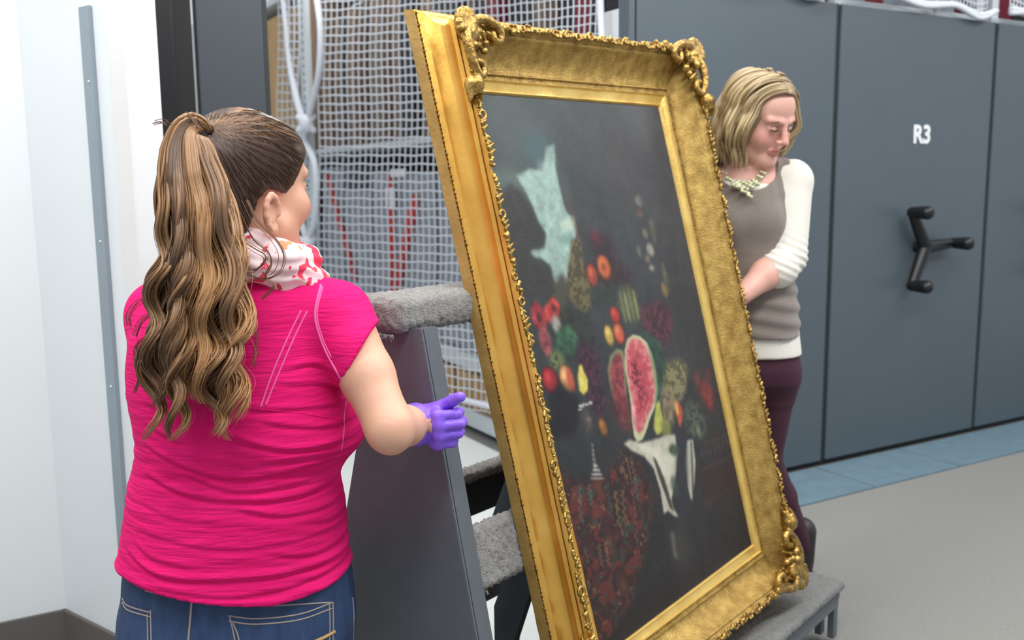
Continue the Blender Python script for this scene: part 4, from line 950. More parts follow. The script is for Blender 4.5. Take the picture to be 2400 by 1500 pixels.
def stick(bvh, pts, lift, n=30):
    out = []
    for x, y in smooth_path(pts, n):
        r = ray(x, y); d = Vector(r).normalized(); h = bvh.ray_cast(Vector(CO), d)
        if h[0] is not None: out.append(np.array(h[0])+np.array(h[1])*lift*(1 if h[1].dot(d) < 0 else -1))
    return out
def bvh_of(me): return BVHTree.FromPolygons([v.co[:] for v in me.vertices], [p.vertices[:] for p in me.polygons])
def strands(name, paths, radii, cols, mat_, parent, sides=4):
    V, Q, c = tubes(paths, radii, sides, cols); return link(name, mesh_from(name, V, Q, cols=c), mat_, parent, kind='stuff')

# ---------------------------------------------------------------- woman in pink, seen from behind
YW = 1.80
def pw(x, y, dy=0): return at(x, y, YW+dy)
wp = thing('person', 'woman in a hot pink T-shirt with a long wavy ponytail seen from behind', 'person', (pw(570, 900)[0], YW, 0))
hf1 = np.array([math.sin(math.radians(38)), math.cos(math.radians(38)), -.04])
hc = pw(588, 434, .01)
HP, HL, HA, HS = head_prims(hc, hf1, 1.13, fat=1.12, ear=(-.022, -.034))
nb = pw(585, 660, .0)
body = list(HP)+[Cap(hc+np.array([-.015, -.02, -.06]), nb+np.array([0, .01, .0]), .060, .064, k=.03), Cap(nb, pw(560, 720, .02), .075, .09, k=.03)]
shR = pw(798, 738, -.01); elR = pw(913, 1003, -.13)
PnP = O0+U*(AN-.026); wr = onp(997, 992, PnP, U)
shL = pw(380, 735, .03); elL = pw(400, 1000, .18); wrL = pw(500, 980, .38)
body += [Cap(pw(600, 760, .02), shR, .09, .055, k=.03), Cap(shR, shR*.45+elR*.55, .054, .049, k=.02), Cap(shR*.45+elR*.55, elR, .049, .043, k=.02), Ell(elR+np.array([.006, -.012, -.016]), (.024, .024, .026), k=.02),
         Cap(elR, elR*.6+wr*.4, .040, .036, k=.02), Cap(elR*.6+wr*.4, wr, .036, .028, k=.02)]
body += [Cap(pw(500, 760, .02), shL, .09, .055, k=.03), Cap(shL, elL, .05, .042, k=.02), Cap(elL, wrL, .042, .028, k=.02)]
hR = dict(w=wr, e1=_nh*.88-U*.45+Z3*.06, e2=-(U*.88+_nh*.45), e3=Z3)
hpR = hand_prims(s=.93, curls=(1.15, 1.2, 1.2, 1.25), start=1.45, thumb=(.80, .50, .45), **hR)
hpL = hand_prims(wrL, (.6, .8, 0), (0, .3, 1), (.8, -.6, 0), s=.95, curls=(.4, .45, .5, .5))
body += hpR+hpL
# torso core, hips, legs down to the floor
rows = [(650, 470, 690, .07), (690, 390, 770, .085), (760, 345, 790, .105), (900, 330, 795, .12), (1080, 345, 780, .12), (1250, 310, 800, .13), (1400, 300, 815, .145), (1500, 310, 812, .14)]
def loft_rows(rows, cy, Y, grow=0.):
    out = []
    for y, l, r_, b in rows:
        L_, R_ = at(l, y, Y), at(r_, y, Y); out.append((L_[2], (L_[0]+R_[0])/2, Y+cy, (R_[0]-L_[0])/2+grow, b+grow))
    return out
body.append(Loft(loft_rows(rows, .0, YW), p=2.3, k=.03))
hipz = pw(560, 1480)[2]
hx = pw(560, 1480)[0]
for q in (-1, 1):
    kx = hx+q*.095; body += [Cap((hx+q*.09, YW, hipz), (kx, YW+.01, .45), .098, .06, k=.02), Cap((kx, YW+.01, .45), (kx, YW-.01, .10), .056, .038, k=.02), Cap((kx, YW-.02, .055), (kx+q*.02, YW+.13, .04), .036, .030, k=.02)]
zt = hc[2]-.16
V, Q = sdf(body, .0075, fz=[(zt, hc[2]+.17, .0030), (elR[2]-.06, elR[2]+.12, .0045)], fx=[(hc[0]+.0, hc[0]+.13, .0032)])
cs_ = skin_cols(V, HL, HA, HS, (214, 164, 138), (212, 126, 110), (192, 112, 104))
link('body', mesh_from('body', V, Q, cols=cs_), M['skin'], wp)
# glove
gl = [p for p in hpR]; 
for p in gl:
    if isinstance(p, Cap): p.ra += .0016; p.rb += .0016
    else: p.r = p.r+.0016
fa = nrm(elR-wr)
gl += [Cap(wr+fa*.050, wr, .0405, .0355, k=.006), Cap(wr+fa*.054, wr+fa*.050, .0420, .0415, k=.002)]
V, Q = sdf(gl, .0022); V = V+0; 
nz = vnoise(V, 120, 1)*.0006+np.maximum(0, np.sin((V-wr)@fa*420+vnoise(V, 60, 2)*2))*.0012*np.exp(-(((V-wr)@fa-.0)/.02)**2); me = mesh_from('glove', V, Q); n_ = np.empty(len(V)*3, np.float32); me.vertices.foreach_get('normal', n_)
me.vertices.foreach_set('co', (V+n_.reshape(-1, 3)*nz[:, None]).astype(np.float32).ravel()); link('glove', me, M['glove'], wp)
hpL2 = [p for p in hpL]
for p in hpL2:
    if isinstance(p, Cap): p.ra += .0018; p.rb += .0018
    else: p.r = p.r+.0018
link('glove', sdf_mesh('glove', hpL2, .004), M['glove'], wp)
# jeans
jr = [(1315, 302, 818, .152), (1345, 298, 820, .156), (1385, 298, 824, .160), (1420, 292, 828, .168), (1470, 290, 830, .175), (1540, 300, 826, .170), (1640, 318, 812, .15)]
jp = [Loft(loft_rows(jr, .005, YW), p=2.4, k=.03)]
for q in (-1, 1):
    kx = hx+q*.095; jp += [Cap((hx+q*.092, YW, hipz+.02), (kx, YW+.01, .45), .118, .078, k=.04), Cap((kx, YW+.01, .45), (kx, YW-.01, .10), .074, .062, k=.02)]
    jp.append(Ell((hx+q*.09, YW-.07, hipz-.03), (.105, .10, .10), k=.03))
jz = at(560, 1335, YW-.15)[2]
V, Q = sdf(jp, .008, fz=[(hipz-.05, 1.2, .0045)], post=lambda F, X, Y, Z: np.maximum(F, Z-jz-.02))
jm = mesh_from('jeans', V, Q); jeans = link('jeans', jm, M['denim'], wp)
jb = bvh_of(jm)
# t-shirt with creases
tr = [(618, 560, 660, .05), (640, 480, 712, .068), (660, 420, 745, .085), (690, 362, 780, .102), (730, 330, 790, .120), (790, 312, 796, .135), (860, 306, 800, .146), (920, 310, 810, .152), (975, 322, 828, .156), (1015, 329, 837, .158), (1045, 329, 826, .152), (1080, 324, 800, .148), (1120, 312, 794, .150), (1180, 306, 806, .158), (1240, 297, 812, .164), (1300, 290, 815, .168), (1345, 286, 822, .172), (1375, 290, 829, .174), (1440, 294, 826, .174)]
sh = [Loft(loft_rows(tr, .0, YW), p=2.25, k=.02)]
sh += [Cap(pw(640, 715, .01), shR+np.array([-.02, 0, .0]), .06, .058, k=.05), Cap(shR, shR*.66+elR*.34, .060, .064, k=.03), Cap(shR*.66+elR*.34, shR*.56+elR*.44, .064, .060, k=.01)]
sh += [Cap(pw(500, 715, .01), shL, .06, .058, k=.05), Cap(shL, shL*.6+elL*.4, .058, .056, k=.03)]
for q in (-1, 1): sh.append(Ell(pw(570+q*125, 960, .11), (.082, .075, .07), k=.05))
sh.append(Ell(pw(800, 1000, .06), (.045, .07, .05), k=.04))
hem_pts = [(270, 1378), (360, 1392), (440, 1403), (540, 1414), (640, 1421), (740, 1412), (850, 1392)]
hemx = [at(a, b, YW-.155)[0] for a, b in hem_pts]; hemz = [at(a, b, YW-.155)[2] for a, b in hem_pts]
adir = nrm(elR-shR); acut = shR*.56+elR*.44
cut0, cut1 = at(800, 903, YW-.07), at(873, 775, YW-.05)
cn = nrm(np.cross(cut1-cut0, np.array([0, 1., .0]))); cn = cn if cn@adir > 0 else -cn
CRS = [([(327, 1010), (432, 1049)], 1), ([(480, 1012), (533, 1025), (658, 1063), (792, 1068)], 1.2), ([(327, 1063), (442, 1106), (557, 1130), (754, 1111)], 1), ([(332, 1135), (466, 1174), (634, 1186), (754, 1178)], 1.2), ([(432, 1121), (548, 1159), (706, 1154)], .8),
       ([(562, 1202), (658, 1222), (768, 1226)], .9), ([(317, 1260), (538, 1289), (778, 1279)], .5), ([(288, 1322), (394, 1356), (586, 1356), (826, 1351)], 1.3), ([(658, 880), (720, 876), (792, 897)], .7), ([(330, 960), (400, 985), (480, 1000)], .6), ([(650, 915), (740, 925), (800, 950)], .6),
       ([(600, 1095), (700, 1090), (800, 1098)], .7), ([(320, 1200), (420, 1225), (520, 1230)], .4), ([(640, 1310), (740, 1325), (826, 1300)], .7), ([(300, 1290), (360, 1318), (460, 1330)], .6), ([(360, 1378), (560, 1396), (800, 1372)], .7), ([(560, 965), (700, 975), (815, 985)], .7), ([(620, 1000), (720, 1020), (815, 1030)], .8), ([(700, 1250), (770, 1262), (818, 1240)], .6)]
CR3 = []
for pts, a in CRS:
    P = smooth_path(pts, 14); W = [at(x, y, YW-.15) for x, y in P]; CR3.append(([q[0] for q in W], [q[2] for q in W], a))
def shirt_post(F, X, Y, Z):
    hz = np.interp(X, hemx, hemz)
    D = np.zeros((X.shape[0], 1, Z.shape[2]), np.float32); Xf = X[:, :, 0][:, None, :]*0+X; 
    for xs, zs, a in CR3:
        zi = np.interp(X, xs, zs); w_ = np.clip((X-xs[0])/.03+.4, 0, 1)*np.clip((xs[-1]-X)/.04+.4, 0, 1); d = Z-zi
        D = D+w_*a*(.0042*np.exp(-(d/.0042)**2)-.0034*np.exp(-((d-.010)/.006)**2))
    D = D+.0008*np.sin(Z*230+np.sin(X*17+Z*9)*3.2+X*22)*np.sin(X*13+Z*31+1)*np.clip((1.12-Z)*6, 0, 1)
    back = np.clip((YW+.05-Y)/.1, 0, 1)
    F = F+D*back
    F = F-.0035*np.exp(-((Z-hz-.008)/.008)**2)   # rolled hem
    F = np.maximum(F, hz-Z)
    torso = np.clip(1, 0, 1); onarm = (X-cut0[0])*cn[0]+(Y-cut0[1])*cn[1]+(Z-cut0[2])*cn[2]
    m_ = (X > at(797, 900, YW-.05)[0]) & (Z > at(840, 925, YW)[2])
    F = np.where(m_, np.maximum(F, onarm), F)
    return F
V, Q = sdf(sh, .0036, post=shirt_post)
sm_ = mesh_from('t_shirt', V, Q); shirt = link('t_shirt', sm_, M['pink'], wp); sb = bvh_of(sm_)
def seam(pts, r, m_, name='seam', bv=None, par=None, lift=.0, n=40):
    P = stick(bv or sb, pts, lift, n)
    if len(P) > 3: link(name, tube_mesh(name, [P], r, 5), M[m_], par or shirt)
seam([(752, 668), (738, 735), (750, 790), (772, 840), (800, 890)], .0026, 'pinks')
seam([(756, 672), (743, 735), (755, 790), (777, 838)], .0014, 'pinks')
seam([(719, 730), (690, 790), (655, 870), (622, 950)], .0018, 'pinks'); seam([(705, 728), (675, 790), (640, 870), (610, 955)], .0018, 'pinks')
seam([(604, 958), (700, 968), (800, 985)], .0016, 'pink'); seam([(820, 905), (808, 960), (806, 1010), (800, 1055)], .0016, 'pinks')
seam([(866, 790), (845, 835), (806, 893)], .0016, 'pinks')
# jeans details
seam([(340, 1384), (470, 1412), (600, 1420), (780, 1412)], .0016, 'stitch', 'stitching', jb, jeans); seam([(450, 1395), (447, 1440), (440, 1520), (436, 1600)], .0022, 'stitch', 'stitching', jb, jeans)
for pts in ([(286, 1402), (300, 1420), (352, 1436)], [(286, 1412), (300, 1430), (352, 1446)], [(353, 1430), (354, 1470), (356, 1560)], [(345, 1440), (346, 1470), (347, 1560)], [(536, 1443), (600, 1450), (700, 1440), (780, 1412)], [(536, 1456), (600, 1463), (700, 1453), (778, 1426)], [(538, 1443), (550, 1500), (558, 1580)], [(546, 1460), (560, 1500), (568, 1580)], [(780, 1412), (781, 1470), (779, 1560)], [(772, 1416), (773, 1470), (770, 1560)], [(826, 1400), (829, 1450), (826, 1560)]):
    seam(pts, .0015, 'stitch', 'stitching', jb, jeans, n=24)
M['lstitch'] = mat('ochre_embroidery', (176, 140, 96), .7); seam([(735, 1505), (760, 1494), (785, 1480)], .0035, 'lstitch', 'embroidery', jb, jeans, n=12)
# shoes
for q in (-1, 1):
    kx = hx+q*.095; link('shoe', sdf_mesh('shoe', [Cap((kx, YW-.03, .042), (kx+q*.02, YW+.15, .035), .042, .036, k=.01), Ell((kx, YW-.02, .07), (.045, .055, .05), k=.02)], .008, post=lambda F, X, Y, Z: np.maximum(F, .002-Z)), M['boot'], wp)
# scarf
scp = []
nc = pw(600, 618, .015)
for j, (rad, dz, rr_, tl) in enumerate(((.082, .034, .028, .34), (.100, .000, .031, .42), (.092, .012, .026, .10))):
    pts = []
    for i in range(15):
        a = 2*PI*i/14; pts.append(nc+np.array([rad*1.08*math.cos(a), rad*.95*math.sin(a), dz-tl*rad*math.cos(a-.35)+.004*math.sin(a*3+j)]))
    for i in range(14): scp.append(Cap(pts[i], pts[i+1], rr_, k=.006))
scp.append(Cap(pw(672, 605, -.07), pw(732, 655, -.02), .030, .016, k=.02)); scp.append(Cap(pw(640, 596, -.08), pw(690, 640, -.07), .018, .012, k=.01))
V, Q = sdf(scp, .0032); me = mesh_from('scarf', V, Q); n_ = np.empty(len(V)*3, np.float32); me.vertices.foreach_get('normal', n_); n_ = n_.reshape(-1, 3)
th = np.arctan2(V[:, 1]-nc[1], V[:, 0]-nc[0]); V = V+n_*(.0016*np.sin((V[:, 2]-nc[2])*260+th*5+vnoise(V, 30)*2))[:, None]
me.vertices.foreach_set('co', V.astype(np.float32).ravel()); link('scarf', me, M['scarf'], wp)
# hair: scalp cap, combed strands, ponytail
s_ = HS
MT = HA.T
def hairline(F, X, Y, Z):
    x = (X-hc[0])*HA[0, 0]+(Y-hc[1])*HA[0, 1]+(Z-hc[2])*HA[0, 2]; y = (X-hc[0])*HA[1, 0]+(Y-hc[1])*HA[1, 1]+(Z-hc[2])*HA[1, 2]; z = (X-hc[0])*HA[2, 0]+(Y-hc[1])*HA[2, 1]+(Z-hc[2])*HA[2, 2]
    # hair occupies z > line(y): forehead high, temples, round the ear, down to the nape
    ln = np.interp(y/s_, [-.12, -.075, -.055, -.042, -.022, .0, .02, .035, .055, .085, .11], [-.125, -.115, -.085, -.025, -.004, -.010, -.014, .004, .038, .076, .12])*s_
    return np.maximum(F, (ln-z)*.8)
cap_ = [Ell(HL(0, -.018, .030), (.0845*s_, .104*s_, .096*s_), M=MT, k=.02), Ell(HL(0, -.038, -.035), (.071*s_, .070*s_, .088*s_), M=MT, k=.03), Ell(HL(0, .045, .05), (.064*s_, .045*s_, .052*s_), M=MT, k=.03)]
def comb_post(F, X, Y, Z): return hairline(F, X, Y, Z)
V, Q = sdf(cap_, .0032, post=comb_post)
tie = at(486, 316, YW-.075)
hx_, hy_, hz_ = [(V-hc)@HA[i] for i in range(3)]
# stripe pattern radiating from the tie
dv = V-tie; az_ = np.arctan2(dv@HA[2], dv@nrm(np.array([1, .5, 0]))); rad_ = np.linalg.norm(dv, axis=1)
me = mesh_from('hair_cap', V, Q); n_ = np.empty(len(V)*3, np.float32); me.vertices.foreach_get('normal', n_); n_ = n_.reshape(-1, 3)
gr = np.sin(az_*46+vnoise(V, 25)*1.2)*.5+np.sin(az_*97+1)*.3
V = V+n_*(gr*.0007)[:, None]*np.clip(rad_/.05, 0, 1)[:, None]
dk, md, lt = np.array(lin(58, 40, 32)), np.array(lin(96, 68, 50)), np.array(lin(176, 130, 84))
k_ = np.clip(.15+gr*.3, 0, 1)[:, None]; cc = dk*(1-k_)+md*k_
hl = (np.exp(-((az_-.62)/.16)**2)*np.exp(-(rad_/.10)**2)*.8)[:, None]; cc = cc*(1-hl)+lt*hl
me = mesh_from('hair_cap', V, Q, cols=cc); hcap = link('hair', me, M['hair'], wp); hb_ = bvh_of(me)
# fine combed strands over the cap
NS_ = 1500; M_ = 22; PP = []; CC = []; RR = []
k = 0; r3 = np.random.default_rng(5)
while len(PP) < NS_ and k < 6000:
    k += 1
    x, y = r3.uniform(480, 712), r3.uniform(262, 600)
    if y > 470 and x > 610: continue
    d = Vector(ray(x, y)).normalized(); h = hb_.ray_cast(Vector(CO), d)
    if h[0] is None: continue
    e = np.array(h[0]); tt_ = np.linspace(0, 1, M_); P = []
    bad = False
    for q in tt_:
        p = e*(1-q)+(tie+np.array([.012, .0, -.004]))*q; f_ = hb_.find_nearest(Vector(p))
        o_ = np.array(f_[0])+np.array(f_[1])*.0016; P.append(o_)
    P = np.array(P); P[1:-1] = (P[:-2]+P[1:-1]*2+P[2:])/4; P[1:-1] = (P[:-2]+P[1:-1]*2+P[2:])/4
    PP.append(P); c = dk*(1-.0)+(md-dk)*r3.random()**1.2
    if y < 330 and r3.random() < .4: c = md*.4+lt*.6
    CC.append([c]*M_); RR.append(np.interp(tt_, [0, .1, .9, 1], [.0001, .0007, .0007, .0004]))
strands('combed_strands', PP, RR, CC, M['hair'], hcap, 3)
# ponytail locks
def pony(n, seed, rad0, rad1, stray=0.):
    r4 = np.random.default_rng(seed); M2 = 84; s = np.linspace(0, 1, M2)
    C0 = smooth_path([(486, 318), (466, 300), (446, 302), (438, 335), (446, 420), (462, 520), (470, 620), (462, 720), (455, 820), (455, 900), (457, 975), (458, 1040)], 200)
    ds = np.r_[0, np.cumsum(np.linalg.norm(np.diff(C0, axis=0), axis=1))]; sl_ = ds/ds[-1]
    TT = np.gradient(C0, axis=0); TT /= np.linalg.norm(TT, axis=1, keepdims=True); NN = np.stack([TT[:, 1], -TT[:, 0]], 1)
    sk = [0, .03, .07, .12, .24, .36, .48, .60, .72, .82, .92, 1.]; wy = [13, 22, 38, 56, 78, 86, 100, 112, 114, 106, 92, 80]
    PP, RR, CC = [], [], []
    for i in range(n):
        lock = r4.integers(0, 22); rl = np.random.default_rng(900+lock); la = -1+2*(lock+.5)/22; vl = rl.uniform(-.9, .9)
        q0 = np.clip(s, 0, 1); cl = np.interp(s, [0, .3, 1], [.16, .10, .055])
        u = np.clip(la+r4.normal(0, 1)*cl, -1.05, 1.05); v = np.clip(vl+r4.normal(0, 1)*cl*4, -1, 1)
        end = 1-.16*rl.random()-.10*r4.random()**2-.08*(abs(la) < .3); ph = rl.uniform(0, 2*PI)+r4.normal(0, .22); fr = rl.uniform(3.6, 4.9); am = rl.uniform(.55, 1.35)
        q = s*end
        cx = np.interp(q, sl_, C0[:, 0]); cy = np.interp(q, sl_, C0[:, 1]); nx = np.interp(q, sl_, NN[:, 0]); ny = np.interp(q, sl_, NN[:, 1])
        w_ = np.interp(q, sk, wy); dd = np.interp(q, [0, .08, .3, .6, 1], [.012, .026, .036, .038, .024]); yy = np.interp(q, [0, .05, .2, .45, .7, 1], [-.085, -.125, -.16, -.19, -.205, -.215])
        A_ = np.interp(q, [0, .15, .4, .65, 1], [0, 2, 9, 17, 21])*am; wv = np.sin(2*PI*fr*q**1.15+ph)
        tip = np.interp(q, [0, .84, 1], [0, 0, 1])*(-24 if la < .05 else 24)
        g = w_*u+A_*wv+tip+stray*r4.normal(0, 1)*np.interp(q, [0, .3, 1], [0, .5, 1])*24
        X = cx+nx*g; Yp = cy+ny*g; Yo = yy-dd*v*1.0+A_*.0009*np.cos(2*PI*fr*q**1.15+ph)
        r_ = np.stack([Fw[None]+CR[None]*((X-1200)/FPX)[:, None]+CD[None]*((Yp-750)/FPX)[:, None]])[0]
        P = CO+r_*((YW+Yo)/r_[:, 1])[:, None]
        PP.append(P); RR.append(np.interp(s, [0, .05, .7, .9, 1], [.7, 1, .85, .5, .08])*r4.uniform(rad0, rad1))
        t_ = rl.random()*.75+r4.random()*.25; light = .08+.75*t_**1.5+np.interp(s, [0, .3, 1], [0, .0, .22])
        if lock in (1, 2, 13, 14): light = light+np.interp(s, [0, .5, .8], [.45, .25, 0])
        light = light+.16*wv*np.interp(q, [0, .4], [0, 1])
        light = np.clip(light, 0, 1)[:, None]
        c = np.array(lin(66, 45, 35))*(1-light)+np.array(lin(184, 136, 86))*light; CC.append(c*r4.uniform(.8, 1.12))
    return PP, RR, CC
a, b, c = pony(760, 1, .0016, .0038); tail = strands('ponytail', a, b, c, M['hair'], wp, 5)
a, b, c = pony(1100, 2, .0005, .0011, .06); strands('fine_strands', a, b, c, M['hair'], tail, 3)
a, b, c = pony(60, 3, .0004, .0007, .9); strands('loose_strands', a, b, c, M['hair'], tail, 3)
# curls by the neck
cur = []
for pts in ([(575, 470), (600, 520), (640, 560), (662, 600), (650, 640), (612, 655), (570, 640)], [(560, 500), (590, 560), (625, 590), (632, 620), (618, 650), (640, 670), (610, 700)], [(560, 560), (600, 585), (626, 604), (600, 635), (560, 620)], [(345, 700), (320, 712), (302, 740), (305, 765)], [(345, 790), (322, 810), (322, 850), (330, 880), (318, 920)], [(560, 700), (590, 740), (606, 790), (600, 860)], [(350, 740), (330, 760), (318, 790)], [(440, 262), (452, 275), (470, 300)], [(395, 292), (380, 286), (362, 290)]):
    for j in range(5):
        o_ = rng.normal(0, 4, 2); cur.append([at(x+o_[0], y+o_[1], YW-.15-.004*j) for x, y in smooth_path(pts, 24)])
strands('stray_curls', cur, np.full((len(cur), 24), .0007), np.full((len(cur), 24, 3), 1.)*np.array(lin(112, 76, 52)), M['hair'], tail, 3)
# hair tie
tq = at(484, 318, YW-.105); tp = [tq+np.array([.0065*math.cos(a)-.004*math.sin(a), .012*math.cos(a), .0165*math.sin(a)]) for a in np.linspace(0, 2*PI, 20)]
link('hair_tie', sdf_mesh('hair_tie', [Cap(tp[i], tp[i+1], .0088, k=.002) for i in range(19)], .003), M['tie'], wp)
# lashes on the visible side
lsh = [np.array(HL(.030+.012*q, .088-.003*q, .004-.002*q)) for q in np.linspace(-1, 1.3, 8)]
link('eyelash', tube_mesh('eyelash', [lsh], .0012, 4), M['lash'], wp)
mo = at(680, 482, YW-.06); 

# ---------------------------------------------------------------- woman in grey vest
Y2 = 3.02
def p2(x, y, dy=0): return at(x, y, Y2+dy)
w2 = thing('person', 'blonde woman in a grey vest over cream sleeves behind the gold frame', 'person', (p2(1760, 800)[0], Y2, 0))
hc2 = p2(1779, 278, -.05)
a_ = math.radians(36); f2 = np.array([math.sin(a_), -math.cos(a_), -.42])
HP2, HL2, HA2, HS2 = head_prims(hc2, f2, 1.10, roll=math.radians(-3), fat=1.03)
nk = p2(1738, 425, .0)
b2 = list(HP2)+[Cap(HL2(0, -.035, -.055), nk, .050, .050, k=.03), Cap(nk, p2(1745, 500, .02), .056, .07, k=.03)]
sL, eL, wL = p2(1852, 426, .0), p2(1842, 602, -.07), p2(1738, 692, -.20)
b2 += [Cap(p2(1790, 440), sL, .06, .052, k=.04), Cap(sL, eL, .050, .042, k=.02), Cap(eL, eL*.5+wL*.5, .050, .043, k=.02), Cap(eL*.5+wL*.5, wL, .043, .030, k=.02)]
b2 += hand_prims(wL, (-.85, .25, -.35), (.1, -.4, .9), (-.3, -.85, -.1), s=.95, curls=(.9, .9, .9, .9), thumb=(.8, .3, .4))
sR, eR, wR = p2(1655, 428, .06), p2(1640, 600, .05), p2(1620, 700, -.05)
b2 += [Cap(p2(1720, 440, .03), sR, .06, .05, k=.04), Cap(sR, eR, .048, .04, k=.02), Cap(eR, wR, .04, .027, k=.02)]+hand_prims(wR, (-.5, -.8, -.2), (0, -.3, .9), (.8, -.5, 0), s=.95, curls=(.5, .55, .6, .6))
rw = [(400, 1690, 1800, .06), (440, 1660, 1830, .085), (520, 1668, 1832, .10), (640, 1676, 1845, .10), (780, 1670, 1858, .11), (860, 1672, 1864, .115), (900, 1690, 1860, .10)]
b2.append(Loft(loft_rows(rw, 0, Y2), k=.03))
kn, an, ft = p2(1788, 1075, .03), np.array([p2(1882, 1290, .2)[0], 3.24, .11]), None
kn2 = p2(1690, 1085, -.05); an2 = np.array([kn2[0]-.01, Y2+.0, .09])
legs = [(p2(1806, 880, .0), kn, an), (p2(1722, 880, .0), kn2, an2)]
for h_, k_, a2_ in legs: b2 += [Cap(h_, k_, .080, .052, k=.03), Cap(k_, k_*.6+a2_*.4, .050, .050, k=.02), Cap(k_*.6+a2_*.4, a2_, .047, .030, k=.02), Cap(a2_, a2_+np.array([-.08, -.07, -.06]), .030, .022, k=.01)]
V, Q = sdf(b2, .009, fz=[(hc2[2]-.16, hc2[2]+.17, .0030)], fx=[(hc2[0]-.02, hc2[0]+.14, .0032)], fy=[(hc2[1]-.14, hc2[1]+.0, .004)])
link('body', mesh_from('body', V, Q, cols=skin_cols(V, HL2, HA2, HS2, (220, 168, 152), (218, 136, 128), (186, 106, 104))), M['skin'], w2)
for q in (-1, 1):
    ey = lambda t_, z_, d=0: HL2(q*.031+.0135*t_, .0895-.0035*t_*q-.002*t_*t_+d, z_)
    link('eyelash', tube_mesh('eyelash', [[ey(t_, -.0035+.0025*t_*t_, .0005) for t_ in np.linspace(-1, 1, 9)]], .0021, 4), M['lash'], w2)
    link('eyelid_crease', tube_mesh('eyelid_crease', [[ey(t_, .0095-.003*t_*t_, -.002) for t_ in np.linspace(-1, 1, 9)]], .0007, 4), M['brow'], w2)
    link('eyebrow', tube_mesh('eyebrow', [[HL2(q*.031+.020*t_, .0905-.004*t_*q-.004*t_*t_, .0225-.004*t_*t_) for t_ in np.linspace(-1, 1, 9)]], [np.array([.001, .0018, .0022, .0024, .0024, .0022, .0018, .0014, .0008])], 5), M['brow'], w2)
# trousers, boots
tp_ = [Loft(loft_rows([(818, 1672, 1868, .118), (860, 1672, 1872, .124), (890, 1676, 1870, .118), (935, 1700, 1850, .07)], 0, Y2), k=.05)]
for h_, k_, a2_ in legs: tp_ += [Cap(h_, k_, .088, .060, k=.03), Cap(k_, k_*.6+a2_*.4, .058, .058, k=.02), Cap(k_*.6+a2_*.4, a2_, .056, .044, k=.02)]
link('trousers', sdf_mesh('trousers', tp_, .008), M['burg'], w2)
for h_, k_, a2_ in legs:
    tn = nrm(np.array([-.75, -.65, 0])); g0_ = np.array([a2_[0], a2_[1], 0])
    link('boot', sdf_mesh('boot', [Cap(a2_+Z3*.07, a2_-Z3*.03, .050, .046, k=.02), Cap(g0_+Z3*.04, g0_+tn*.15+Z3*.032, .040, .032, k=.02), OBox(g0_-tn*.01+Z3*.015, [tn, np.cross(Z3, tn), Z3], (.035, .03, .015), .006, k=.004)], .006, post=lambda F, X, Y, Z: np.maximum(F, .001-Z)), M['boot'], w2)
# cream shirt (neck, sleeves, tail) and vest
cr = [Loft(loft_rows([(395, 1698, 1786, .058), (425, 1670, 1820, .078), (450, 1655, 1838, .096), (520, 1662, 1838, .108), (640, 1670, 1850, .112), (740, 1668, 1864, .122), (822, 1664, 1873, .130), (828, 1664, 1873, .130)], 0, Y2), k=.02)]
hn = eL*.72+wL*.28*0+p2(1806, 634, -.04)*.28
for (S_, E_, Hh) in ((sL, eL, p2(1826, 628, -.105)), (sR, eR, eR)):
    cr += [Cap(S_+np.array([-.04, 0, .01]), S_, .054, .068, k=.03), Cap(S_, E_, .069, .063, k=.015)]
    if Hh is not eR: cr += [Cap(E_, Hh, .063, .056, k=.01), Cap(Hh, Hh+nrm(wL-eL)*.008, .061, .060, k=.002)]
nkc = p2(1742, 398, -.0)
def crew(F, X, Y, Z):
    # scoop the neckline
    d = np.sqrt(((X-nkc[0]-.0)/1.0)**2+((Y-nkc[1]+.045)/1.15)**2+((Z-nkc[2]-.035)/.95)**2)-.066
    F = np.maximum(F, -d)
    ax_ = nrm(wL-eL); e_ = p2(1826, 628, -.105)+ax_*.034
    oncut = (X-e_[0])*ax_[0]+(Y-e_[1])*ax_[1]+(Z-e_[2])*ax_[2]
    return F
V, Q = sdf(cr, .005, post=crew); V = V+0
me = mesh_from('cream_top', V, Q); n_ = np.empty(len(V)*3, np.float32); me.vertices.foreach_get('normal', n_); n_ = n_.reshape(-1, 3)
fold = np.exp(-((V[:, 2]-p2(1830, 600)[2])/.05)**2)*.0025*np.sin(V[:, 2]*260+V[:, 0]*120)
me.vertices.foreach_set('co', (V+n_*fold[:, None]).astype(np.float32).ravel()); link('cream_top', me, M['cream'], w2)
vs_ = [Loft(loft_rows([(398, 1690, 1800, .066), (425, 1660, 1835, .088), (455, 1650, 1845, .106), (520, 1652, 1842, .118), (600, 1664, 1850, .118), (660, 1664, 1860, .124), (720, 1662, 1867, .132), (776, 1662, 1869, .137), (782, 1662, 1868, .137)], -.0, Y2), k=.02), Ell(p2(1700, 520, -.075), (.062, .055, .06), k=.04), Ell(p2(1790, 520, -.075), (.062, .055, .06), k=.04)]
vs_ += [Cap(p2(1834, 410, 0), p2(1785, 392, 0), .052, .046, k=.03), Cap(p2(1675, 408, .03), p2(1710, 392, .02), .052, .046, k=.03)]
arx = p2(1836, 455)[0]
